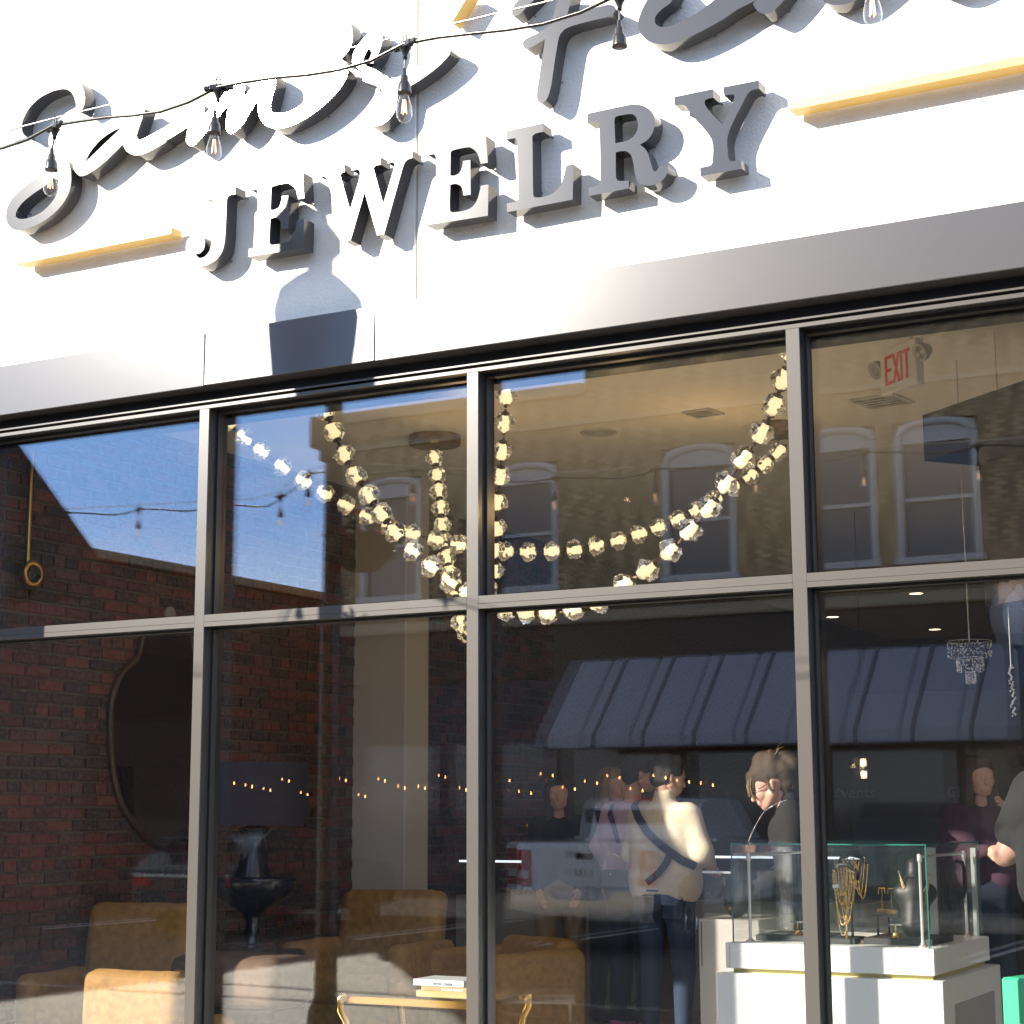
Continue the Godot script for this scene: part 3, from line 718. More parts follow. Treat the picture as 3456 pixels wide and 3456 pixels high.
func string_lights() -> void:
	var rubber := mat("black_rubber", lin(0.016, 0.016, 0.017), 0.28)
	var steel := mat("steel_wire", lin(0.55, 0.55, 0.55), 0.3, 0.9)
	var glass := glass_mat("bulb_glass", Color(0.95, 0.95, 0.9, 0.01))
	var fil := glow("filament_glow", Color(1.0, 0.62, 0.22), 0.8)
	var x0 := 0.187
	var step := 0.689
	var zz := func(x: float) -> float: return lerpf(2.0, 3.06 + 0.0455 * (x - 0.197), smoothstep(0.0, 1.0, clampf(absf(x + 2.33) / 1.3, 0.0, 1.0)))
	var sag := func(x: float) -> float: return 3.656 - 0.031 * (x - 0.197) + 0.012 * pow(maxf(0.0, 0.2 - x), 2.0) / (1.0 + 0.12 * maxf(0.0, 0.2 - x)) - 0.06 * maxf(0.0, -x)
	var rope := thing("light_garland", "black cord of the string lights clipped to a thin steel wire", "light string")
	var wire := []
	for i in 41:
		var x := -7.5 + 15.5 * i / 40
		wire.append(Vector3(x, sag.call(x) + 0.024, zz.call(x)))
	put("support_wire", tb(wire, 0.0026, 6), steel, rope)
	var cord := []
	var first := -11
	for i in range(first, 9):
		for s in 6:
			var t := s / 6.0
			var x := x0 + (i + t) * step
			var dip := 0.036 * 4 * t * (1 - t) - 0.016 * sin(t * TAU)
			cord.append(Vector3(x, sag.call(x) - 0.004 - dip * 0.75 - rng.randf_range(0.0, 0.004), zz.call(x) + 0.006))
	put("cord", tb(cord, 0.0056, 8), rubber, rope)
	var names := ["far left string light bulb over the big script S", "string light bulb hanging over the middle of the script word", "string light bulb hanging before the wall joint", "string light bulb hanging below the crossed script letter", "string light bulb cut by the top edge at the right"]
	for i in range(first, 9):
		var x := x0 + i * step
		var at := Vector3(x, sag.call(x), zz.call(x))
		var nth: String = ["first", "second", "third", "fourth", "fifth", "sixth", "seventh", "eighth", "ninth", "tenth"][clampi((-4 - i) if i < -3 else (i + 3 if i < 5 else i - 5), 0, 9)]
		var label := "%s string light bulb left of the kerb lamp post" % nth
		if i >= -3: label = "%s string light bulb right of the kerb lamp post, mirrored in the glass" % nth
		if i >= 5: label = "%s string light bulb past the right edge of the sign" % nth
		if i >= 0 and i < 5: label = names[i]
		var t := thing("string_light", label, "string light", at, rng.randf_range(-0.5, 0.5), "bulbs of the string lights")
		var tilt := Node3D.new()
		var c := MB.new()
		c.box(Vector3(0, -0.006, 0), Vector3(0.062, 0.024, 0.02), 0.006)
		c.box(Vector3(-0.036, -0.008, 0), Vector3(0.018, 0.015, 0.015), 0.003)
		c.box(Vector3(0.036, -0.004, 0), Vector3(0.018, 0.015, 0.015), 0.003)
		c.lathe([Vector2(0, -0.05), Vector2(0.006, -0.05), Vector2(0.0065, -0.04), Vector2(0.012, -0.026), Vector2(0.018, -0.016), Vector2(0.0, -0.014)], 12)
		c.tube([Vector3(-0.008, 0.004, 0), Vector3(-0.009, 0.022, 0), Vector3(-0.003, 0.032, 0), Vector3(0.004, 0.022, 0), Vector3(0.004, 0.004, 0)], 0.0022, 6)
		put("connector", c.mesh(), rubber, t)
		var lean := rng.randf_range(-0.014, 0.004)
		put("drop_cord", tb([Vector3(0, -0.045, 0), Vector3(lean * 0.4, -0.066, 0.001), Vector3(lean, -0.086, 0)], 0.0028, 7), rubber, t)
		var xf := Transform3D(Basis(), Vector3(lean, 0.034, 0))
		put("socket", lt([Vector2(0, -0.112), Vector2(0.0055, -0.112), Vector2(0.0065, -0.132), Vector2(0.0105, -0.134), Vector2(0.0115, -0.150), Vector2(0.0145, -0.152), Vector2(0.0185, -0.162), Vector2(0.019, -0.178), Vector2(0.0205, -0.180), Vector2(0.0205, -0.187), Vector2(0.017, -0.188), Vector2(0, -0.188)], 18, xf), rubber, t)
		var bulb := put("bulb", lt([Vector2(0.0125, -0.186), Vector2(0.0135, -0.195), Vector2(0.018, -0.213), Vector2(0.0225, -0.230), Vector2(0.0235, -0.243), Vector2(0.0215, -0.256), Vector2(0.015, -0.267), Vector2(0.007, -0.272), Vector2(0.0, -0.273)], 20, xf), glass, t)
		var w := MB.new()
		for k in 4:
			var a := TAU * k / 4 + 0.4
			w.tube([Vector3(lean + cos(a) * 0.004, -0.171, sin(a) * 0.004), Vector3(lean + cos(a) * 0.008, -0.213, sin(a) * 0.008)], 0.0014, 5)
		put("filament_glow", w.mesh(), fil, bulb)
		put("stem", lt([Vector2(0.006, -0.188), Vector2(0.003, -0.204), Vector2(0.001, -0.215), Vector2(0, -0.216)], 10, xf), glass, bulb)
		tilt.free()

func worn_brick(c: Array, n: int) -> NoiseTexture2D:
	# brick colour with worn patches where old mortar still clings
	var f := FastNoiseLite.new()
	f.seed = 40 + n
	f.frequency = 0.022
	f.fractal_octaves = 5
	f.fractal_gain = 0.62
	var t := NoiseTexture2D.new()
	t.width = 512
	t.height = 512
	t.seamless = true
	t.noise = f
	var g := Gradient.new()
	var base := lin(c[0] / 0.165, c[1] / 0.125, c[2] / 0.085)
	g.set_color(0, base.darkened(0.5))
	g.set_offset(1, 1.0)
	g.set_color(1, Color(1, 1, 1))
	g.add_point(0.45, base)
	g.add_point(0.66, base.lerp(Color(0.8, 0.75, 0.7), 0.2))
	g.add_point(0.80, Color(0.85, 0.82, 0.78))
	t.color_ramp = g
	return t

func brick_wall() -> void:
	var mortar := mat("mortar", lin(0.17, 0.135, 0.085), 0.95, 0.0, ["mortargrain", 0.03, 0.7, 1.0, 1.5], ["mortarbump", 0.1, 0.6, 2.0])
	var wall := struct("wall_brick", span(Vector3(-3.75, 0, -18.0), Vector3(FLOORLEFT - 0.012, 3.9, -0.165)), mortar, "old red brick side wall of the shop")
	var reds := []
	for c in [[0.135, 0.036, 0.026], [0.09, 0.030, 0.025], [0.16, 0.048, 0.033], [0.06, 0.034, 0.03], [0.11, 0.05, 0.042], [0.045, 0.032, 0.03]]:
		var bm := mat("brick_red_%d" % reds.size(), lin(c[0], c[1], c[2]) , 0.9, 0.0, [], ["brickbump", 0.08, 0.8, 1.9])
		bm.albedo_color = lin(0.165, 0.125, 0.085)
		bm.albedo_texture = worn_brick(c, reds.size())
		reds.append(bm)
	var shapes := []
	for i in 5:
		var b := MB.new()
		var w := 0.203 + rng.randf_range(-0.006, 0.006)
		b.box(Vector3(0, 0, 0), Vector3(0.036, 0.060 + rng.randf_range(-0.003, 0.003), w), 0.006)
		shapes.append(b.mesh())
	var heads := MB.new()
	heads.box(Vector3.ZERO, Vector3(0.036, 0.06, 0.092), 0.006)
	var head := heads.mesh()
	var rest := []
	for r in reds.size(): rest.append(MB.new())
	var n := 0
	for row in 52:
		var y := 0.04 + row * 0.0745
		var z := -0.17 - (0.108 if row % 2 else 0.0) - rng.randf_range(0.0, 0.02)
		var header: bool = row % 6 == 3
		while z > (-7.2 if true else -4.0):
			var w := 0.105 if header else 0.217
			var zc := z - w / 2
			z -= w
			if zc < -4.0 and zc > -4.45: continue
			var p := Vector3(FLOORLEFT - 0.012 + rng.randf_range(-0.004, 0.003), y + rng.randf_range(-0.002, 0.002), zc)
			var k := rng.randi() % reds.size()
			var tilt := Basis.from_euler(Vector3(rng.randf_range(-0.012, 0.012), rng.randf_range(-0.02, 0.02), 0))
			var near: bool = zc > -2.75 and y > 1.05 and y < 3.7 and not header
			if near and n < 300:
				var o := put("brick", shapes[rng.randi() % 5], reds[k], wall)
				o.transform = Transform3D(tilt, p)
				n += 1
			else:
				rest[k].box(p, Vector3(0.036, 0.060, 0.092 if header else 0.203), 0.0, tilt)
	for k in reds.size():
		var o := put("bricks", rest[k].mesh(), reds[k], wall)
		tag(o, "", "", "", "stuff")
	# things on the wall
	var brass := mat("brass", lin(0.55, 0.34, 0.10), 0.3, 0.9)
	var sc := thing("wall_sconce", "round brass wall light with black face on the brick wall", "wall light", Vector3(FLOORLEFT + 0.005, 2.832, -0.568))
	var side := Transform3D(Basis(Vector3.FORWARD, PI / 2), Vector3.ZERO)
	put("dish", lt([Vector2(0, 0), Vector2(0.05, 0), Vector2(0.075, 0.03), Vector2(0.08, 0.07), Vector2(0.07, 0.08), Vector2(0.06, 0.075), Vector2(0, 0.075)], 24, Transform3D(Basis(Vector3.BACK, -PI / 2), Vector3.ZERO)), brass, sc)
	put("lens", lt([Vector2(0, 0.09), Vector2(0.05, 0.085), Vector2(0.058, 0.07), Vector2(0.0, 0.07)], 20, Transform3D(Basis(Vector3.BACK, -PI / 2), Vector3.ZERO)), mat("black_gloss", lin(0.01, 0.012, 0.012), 0.1), sc)
	put("conduit", tb([Vector3(0.02, 0.07, 0.0), Vector3(0.02, 1.06, 0.0)], 0.012, 10), brass, sc)
	var ck := thing("wall_dial", "small pale round dial with a gold hand on the brick wall", "wall clock", Vector3(FLOORLEFT + 0.004, 2.726, -1.887))
	put("dial", lt([Vector2(0, 0), Vector2(0.048, 0), Vector2(0.05, 0.015), Vector2(0.043, 0.02), Vector2(0, 0.02)], 24, Transform3D(Basis(Vector3.BACK, -PI / 2), Vector3.ZERO)), mat("dial_grey", lin(0.3, 0.29, 0.27), 0.5), ck)
	put("hand", bx(Vector3(0.024, -0.008, 0), Vector3(0.004, 0.06, 0.007), 0.0, Basis(Vector3.RIGHT, 0.2)), brass, ck)
	var sh := thing("shield_mirror", "dark shield shaped mirror in a slim bronze frame on the brick wall", "mirror", Vector3(FLOORLEFT + 0.012, 0, 0))
	var outline := smooth([Vector2(-1.33, 2.10), Vector2(-1.36, 1.75), Vector2(-1.45, 1.52), Vector2(-1.62, 1.36), Vector2(-1.86, 1.24), Vector2(-2.10, 1.36), Vector2(-2.27, 1.52), Vector2(-2.36, 1.75), Vector2(-2.39, 2.10), Vector2(-2.31, 2.30), Vector2(-2.16, 2.42), Vector2(-2.08, 2.62), Vector2(-1.86, 2.68), Vector2(-1.64, 2.62), Vector2(-1.56, 2.42), Vector2(-1.41, 2.30)], 5, 0.5)
	var xz := Transform3D(Basis(Vector3(0, 0, 1), Vector3.UP, Vector3(1, 0, 0)), Vector3.ZERO)
	var mb := MB.new()
	mb.prism(outline, 0.002, 0.02, xz)
	put("mirror_glass", mb.mesh(), mat("dark_mirror", lin(0.35, 0.36, 0.36), 0.05, 1.0), sh)
	var rim := []
	for q in outline: rim.append(Vector3(0.018, q.y, q.x))
	rim.append(rim[0]); rim.append(rim[1])
	put("mirror_frame", tb(rim, 0.020, 8), mat("bronze_frame", lin(0.06, 0.04, 0.025), 0.35, 0.3), sh)

func wavy(seed_no: int, r: float) -> ArrayMesh:
	var f := FastNoiseLite.new()
	f.seed = seed_no
	f.frequency = 1.0
	f.fractal_octaves = 2
	var b := MB.new()
	var rows := 20
	var cols := 28
	var P := []
	for i in rows + 1:
		var a := -PI / 2 + PI * i / rows
		var ring := []
		for j in cols:
			var t := TAU * j / cols
			var d := Vector3(cos(t) * cos(a), sin(a), sin(t) * cos(a))
			var e := f.get_noise_3dv(d * 1.15)
			var dent := 1.0 + 0.30 * e + 0.05 * sin(9.0 * d.x + seed_no) * sin(8.0 * d.y + 2.0 * seed_no)
			ring.append(d * r * dent * Vector3(1.0, 0.86, 1.0))
		P.append(ring)
	var N := []
	for i in rows + 1:
		var ring := []
		for j in cols:
			var du: Vector3 = P[i][(j + 1) % cols] - P[i][(j + cols - 1) % cols]
			var dv: Vector3 = P[mini(i + 1, rows)][j] - P[maxi(i - 1, 0)][j]
			var m := du.cross(dv)
			if i == 0 or i == rows or m.length() < 1e-9: m = P[i][j]
			if m.dot(P[i][j]) < 0: m = -m
			ring.append(m.normalized())
		N.append(ring)
	for i in rows:
		for j in cols:
			var k := (j + 1) % cols
			if i > 0: b.tri(P[i][j], P[i][k], P[i + 1][k], N[i][j], N[i][k], N[i + 1][k])
			if i < rows - 1: b.tri(P[i][j], P[i + 1][k], P[i + 1][j], N[i][j], N[i + 1][k], N[i + 1][j])
	return b.mesh()

func chandeliers() -> void:
	var shapes := []
	for i in 7: shapes.append(wavy(11 + i * 3, 0.0575))
	var core := lt([Vector2(0, -0.040), Vector2(0.014, -0.040), Vector2(0.0175, -0.036), Vector2(0.0175, 0.036), Vector2(0.014, 0.040), Vector2(0, 0.040)], 14)
	var glass := solid_glass("bead_glass", Color(0.99, 0.985, 0.97, 0.0))
	var light := glow("bead_lamp", Color(1.0, 0.90, 0.68), 0.40)
	var bronze := mat("bronze", lin(0.09, 0.055, 0.03), 0.35, 0.6)
	var sets := [[SWAG_FRONT, "large glass bead swag light hanging nearest the window, lit", 1], [SWAG_BACK, "long glass bead swag light hanging behind the others, lit", 2], [SWAG_SIDE, "narrow glass bead swag light hanging end on between the others, lit", 3]]
	for s in sets:
		var pts: Array = s[0]
		var t := thing("bead_chandelier", s[1], "chandelier", Vector3.ZERO, 0.0, "glass bead swag lights")
		for i in pts.size():
			var d: Vector3 = (pts[mini(i + 1, pts.size() - 1)] - pts[maxi(i - 1, 0)]).normalized()
			var x := d.cross(Vector3(0.3, 0.2, 0.9)).normalized()
			var bas := Basis(x, d, x.cross(d)).rotated(d, rng.randf() * TAU)
			var o := put("bead", shapes[rng.randi() % shapes.size()], glass, t)
			o.transform = Transform3D(bas, pts[i])
			put("lamp_core", core, light, o)
			var c := MB.new()
			for sg in [-1.0, 1.0]:
				c.lathe([Vector2(0, sg * 0.0515), Vector2(0.024, sg * 0.0515), Vector2(0.0255, sg * 0.0555), Vector2(0, sg * 0.0555)], 14)
				c.tube([Vector3(0, sg * 0.054, 0), Vector3(0, sg * 0.078, 0)], 0.0085, 8)
			put("connector", c.mesh(), bronze, t).transform = Transform3D(bas, pts[i])
		for e in [0, pts.size() - 1]:
			var p: Vector3 = pts[e]
			if p.y > 3.86: continue
			if p.y < 3.80: put("rod", tb([p + Vector3(0, 0.05, 0), Vector3(p.x, 3.86, p.z)], 0.006, 8), bronze, t)
			put("ceiling_plate", lt([Vector2(0, 3.835), Vector2(0.165, 3.835), Vector2(0.172, 3.842), Vector2(0.172, 3.899), Vector2(0, 3.899)], 32, Transform3D(Basis(), Vector3(p.x, 0, p.z))), mat("antique_brass", lin(0.20, 0.12, 0.05), 0.35, 0.5), t)
	for p in [Vector3(-0.6, 2.9, -0.95), Vector3(-1.3, 3.05, -2.2), Vector3(0.4, 3.0, -0.85), Vector3(0.1, 3.3, -2.8)]:
		lamp(p, 0.05, Color(1.0, 0.82, 0.55), 0.004)

func ceiling_things() -> void:
	var white := mat("sign_white", lin(0.62, 0.6, 0.55), 0.6)
	var red := mat("exit_red", lin(0.62, 0.035, 0.03), 0.5)
	var ex := thing("exit_sign", "white exit sign with red letters and two emergency lamps under the ceiling", "exit sign", Vector3(1.67, 3.65, -1.43), deg_to_rad(-39))
	put("housing", bx(Vector3.ZERO, Vector3(0.31, 0.235, 0.05), 0.006), white, ex)
	put("bracket", bx(Vector3(0.02, 0.17, -0.01), Vector3(0.12, 0.16, 0.03), 0.003), white, ex)
	var glyph := {"E": [[-0.5, 0, 0.28, 1.0], [-0.36, 0.43, 1.0, 0.14], [-0.36, 0.0, 1.0, 0.14], [-0.36, -0.43, 1.0, 0.14]]}
	var t := 0.013
	var H := 0.152
	var strokes := {
		"E": [[Vector2(-0.026, -0.5), Vector2(-0.026, 0.5)], [Vector2(-0.026, 0.44), Vector2(0.024, 0.44)], [Vector2(-0.026, 0.0), Vector2(0.02, 0.0)], [Vector2(-0.026, -0.44), Vector2(0.024, -0.44)]],
		"X": [[Vector2(-0.024, -0.5), Vector2(0.024, 0.5)], [Vector2(-0.024, 0.5), Vector2(0.024, -0.5)]],
		"I": [[Vector2(0, -0.5), Vector2(0, 0.5)]],
		"T": [[Vector2(0, -0.5), Vector2(0, 0.5)], [Vector2(-0.027, 0.44), Vector2(0.027, 0.44)]]}
	var cx := -0.075
	for ch in ["E", "X", "I", "T"]:
		var b := MB.new()
		var lift := 0.0
		for s in strokes[ch]:
			var p := Vector2(cx + s[0].x, s[0].y * H)
			var q := Vector2(cx + s[1].x, s[1].y * H)
			var w := (q - p)
			var bas := Basis(Vector3.BACK, w.angle())
			var thick := t * (1.25 if absf(w.y) > absf(w.x) else 1.35)
			lift += 0.0004
			b.box(Vector3((p.x + q.x) / 2, (p.y + q.y) / 2, 0.0265 + lift), Vector3(w.length(), thick, 0.003), 0.0, bas)
		put("letter", b.mesh(), red, ex)
		cx += 0.062 if ch == "E" else (0.045 if ch == "X" else 0.047)
	for sx in [-0.20, 0.19]:
		var o := put("emergency_lamp", lt([Vector2(0, -0.05), Vector2(0.025, -0.045), Vector2(0.045, -0.01), Vector2(0.048, 0.02), Vector2(0.04, 0.022), Vector2(0.03, 0.012), Vector2(0, 0.01)], 20, Transform3D(Basis(Vector3.RIGHT, deg_to_rad(115)), Vector3(sx, 0.035, 0.01))), mat("lamp_grey", lin(0.33, 0.31, 0.28), 0.5), ex)
		put("lens", lt([Vector2(0, 0.013), Vector2(0.034, 0.015), Vector2(0.0, 0.02)], 16, Transform3D(Basis(Vector3.RIGHT, deg_to_rad(115)), Vector3(sx, 0.035, 0.01))), mat("lens_grey", lin(0.2, 0.19, 0.17), 0.2), o)
	put("test_button", bx(Vector3(-0.08, -0.119, 0.0), Vector3(0.008, 0.004, 0.008)), red, ex)
	var spots := [[Vector3(1.05, 3.9, -3.15), 0.30, "square white air vent in the ceiling left of the exit sign"], [Vector3(-0.02, 3.9, -2.92), 0.2, "small square air vent in the ceiling between the bead lights"]]
	for s in spots:
		var v := thing("ceiling_vent", s[2], "air vent", s[0], deg_to_rad(-8.0))
		put("frame", bx(Vector3(0, -0.006, 0), Vector3(s[1], 0.01, s[1]), 0.002), mat("vent_grey", lin(0.42, 0.39, 0.34), 0.6), v)
		for i in 4: put("slat", bx(Vector3(0, -0.014, (i - 1.5) * s[1] * 0.2), Vector3(s[1] * 0.8, 0.004, s[1] * 0.12), 0.0, Basis(Vector3.RIGHT, 0.3)), mat("vent_grey", Color.WHITE), v)
	var sp := thing("ceiling_speaker", "round speaker ring set in the ceiling between the swags", "speaker", Vector3(-0.84, 3.9, -3.13))
	put("ring", lt([Vector2(0.095, -0.001), Vector2(0.12, -0.001), Vector2(0.118, -0.008), Vector2(0.1, -0.01), Vector2(0.095, -0.004)], 28), mat("vent_grey", Color.WHITE), sp)
	put("grille", lt([Vector2(0, -0.004), Vector2(0.096, -0.004), Vector2(0.096, -0.001), Vector2(0, -0.001)], 24), mat("grille_beige", lin(0.4, 0.36, 0.29), 0.8), sp)
	var dl := glow("downlight_glow", Color(1.0, 0.9, 0.72), 2.2)
	var at := [Vector3(-1.48, 3.895, -12.7), Vector3(-3.1, 3.895, -14.6), Vector3(-2.4, 3.895, -16.8), Vector3(1.6, 3.895, -10.2), Vector3(4.2, 3.895, -6.0), Vector3(0.9, 3.895, -14.0)]
	var dn := ["lit recessed ceiling lamp seen just below the window's cross bar", "lit recessed ceiling lamp deep in the shop by the side wall", "lit recessed ceiling lamp at the rear wall, farthest left", "lit recessed ceiling lamp behind the dark brick pier", "lit recessed ceiling lamp nearest the window at the right", "lit recessed ceiling lamp at the rear middle"]
	for i in at.size():
		var d := thing("recessed_lamp", dn[i], "ceiling lamp", at[i], 0.0, "recessed ceiling lamps")
		put("trim", lt([Vector2(0.075, 0.004), Vector2(0.095, 0.004), Vector2(0.095, -0.006), Vector2(0.078, -0.008)], 24), white, d)
		put("lamp_lens", lt([Vector2(0, -0.004), Vector2(0.078, -0.004), Vector2(0.078, 0.004), Vector2(0, 0.004)], 20), dl, d)
		var l := SpotLight3D.new()
		l.name = "lamp_light"
		l.position = at[i] + Vector3(0, -0.03, 0)
		l.rotation.x = -PI / 2
		l.light_energy = 0.25
		l.light_color = Color(1.0, 0.9, 0.75)
		l.spot_angle = 55.0
		l.spot_range = 12.0
		l.spot_attenuation = 2.0
		l.light_size = 0.07
		l.shadow_enabled = true
		add_child(l, true)
	# crystal chandelier tiers near the right edge
	var cr := thing("crystal_chandelier", "sparkling tiered crystal chandelier hanging right of the exit sign", "chandelier", Vector3(1.70, 2.345, -2.4))
	var gl := mat("crystal", lin(0.72, 0.72, 0.74), 0.04, 0.85)
	for tier in [[0.115, 0.0, 0.085], [0.07, -0.09, 0.07], [0.025, -0.165, 0.06]]:
		var b := MB.new()
		for i in 190:
			var a := rng.randf() * TAU
			var q := Vector3(cos(a) * tier[0], tier[1] - rng.randf() * tier[2], sin(a) * tier[0])
			b.ball(q, Vector3.ONE * rng.randf_range(0.003, 0.006), 4, Basis.from_euler(Vector3(rng.randf() * 3, rng.randf() * 3, 0)))
		tag(put("crystal_drops", b.mesh(), gl, cr), "", "", "", "stuff")
		put("hoop", tb(range(25).map(func(i): return Vector3(cos(TAU * i / 24) * tier[0], tier[1] + 0.003, sin(TAU * i / 24) * tier[0])), 0.0015, 5), mat("steel_wire", Color.WHITE), cr)
	put("hanger", tb([Vector3(0, 0, 0), Vector3(0, 1.6, 0)], 0.004, 6), mat("steel_wire", Color.WHITE), cr)
	var st := thing("crystal_strand", "single hanging strand of crystal drops at the right edge", "chandelier", Vector3(2.03, 2.05, -1.9))
	var sb := MB.new()
	for i in 40: sb.ball(Vector3(rng.randf_range(-0.012, 0.012), 0.12 - i * 0.0065, rng.randf_range(-0.012, 0.012)), Vector3.ONE * 0.007, 4)
	tag(put("crystal_drops", sb.mesh(), gl, st), "", "", "", "stuff")
	put("hanger", tb([Vector3(0, 0.1, 0), Vector3(0, 1.85, 0)], 0.003, 6), mat("steel_wire", Color.WHITE), st)

func cushion(s: Vector3, r: float) -> ArrayMesh:
	var h := s / 2 - Vector3.ONE * r
	var bones := []
	for a in [-1.0, 1.0]:
		for b in [-1.0, 1.0]:
			bones.append([Vector3(-h.x, a * h.y, b * h.z), Vector3(h.x, a * h.y, b * h.z), r, r])
	for a in [-1.0, 1.0]:
		bones.append([Vector3(-h.x, 0, a * h.z), Vector3(h.x, 0, a * h.z), r, r])
		bones.append([Vector3(0, a * h.y, -h.z), Vector3(0, a * h.y, h.z), r, r])
	var m := MB.new()
	m.box(Vector3.ZERO, s, r * 0.9)
	return m.mesh()

func soft(s: Vector3, r: float, seed_no := 1) -> ArrayMesh:
	# a padded block: round edges, a little uneven
	var f := FastNoiseLite.new()
	f.seed = seed_no
	f.frequency = 3.0
	var b := MB.new()
	var n := 14
	var h := s / 2
	var P := func(ax: int, sg: float, u: float, w: float) -> Vector3:
		var t := Vector3.ZERO
		t[ax] = sg * h[ax]; t[(ax + 1) % 3] = u * h[(ax + 1) % 3]; t[(ax + 2) % 3] = w * h[(ax + 2) % 3]
		var inner := t.clamp(-(h - Vector3.ONE * r), h - Vector3.ONE * r)
		var d := (t - inner)
		var p: Vector3 = inner + d.normalized() * r
		return p * (1.0 + 0.03 * f.get_noise_3dv(p * 2.0)) + Vector3(0, 0.008 * f.get_noise_2d(p.x * 5.0, p.z * 5.0), 0)
	for ax in 3:
		for sg in [-1.0, 1.0]:
			for i in n:
				for j in n:
					var g := func(q: int) -> float: return sin((q / float(n) - 0.5) * PI)
					var u0: float = g.call(i)
					var u1: float = g.call(i + 1)
					var w0: float = g.call(j)
					var w1: float = g.call(j + 1)
					var q := [P.call(ax, sg, u0, w0), P.call(ax, sg, u1, w0), P.call(ax, sg, u1, w1), P.call(ax, sg, u0, w1)]
					var N := []
					for v in q:
						var inn: Vector3 = v.clamp(-(h - Vector3.ONE * r), h - Vector3.ONE * r)
						var d: Vector3 = v - inn
						if d.length() < 1e-5:
							d = Vector3.ZERO
							d[ax] = sg
						N.append(d.normalized())
					b.tri(q[0], q[1], q[2], N[0], N[1], N[2])
					b.tri(q[0], q[2], q[3], N[0], N[2], N[3])
	return b.mesh()

func armchair(label: String, at: Vector3, turn: float, w: float, back_h: float, arm_h: float, m: Material, seed_no: int) -> void:
	var t := thing("armchair", label, "armchair", at, turn, "velvet armchairs in the shop lounge")
	var seat := put("seat", soft(Vector3(w - 0.2, 0.2, 0.6), 0.07, seed_no), m, t)
	seat.position = Vector3(0, 0.36, 0.03)
	var back := put("backrest", soft(Vector3(w - 0.16, back_h - 0.3, 0.18), 0.075, seed_no + 1), m, t)
	back.position = Vector3(0, 0.3 + (back_h - 0.3) / 2, -0.33)
	back.rotation.x = deg_to_rad(-8)
	for s in [-1.0, 1.0]:
		var arm := put("arm", soft(Vector3(0.14, arm_h - 0.1, 0.74), 0.06, seed_no + 3), m, t)
		arm.position = Vector3(s * (w / 2 - 0.07), 0.1 + (arm_h - 0.1) / 2, -0.03)
	put("base", span(Vector3(-w / 2 + 0.06, 0.1, -0.36), Vector3(w / 2 - 0.06, 0.28, 0.3), 0.02), m, t)
	for s in [[-1, -1], [1, -1], [1, 1], [-1, 1]]:
		put("leg", lt([Vector2(0, 0), Vector2(0.012, 0), Vector2(0.02, 0.12), Vector2(0, 0.12)], 10, Transform3D(Basis(), Vector3(s[0] * (w / 2 - 0.1), 0, s[1] * 0.26 - 0.03))), mat("brass", Color.WHITE), t)

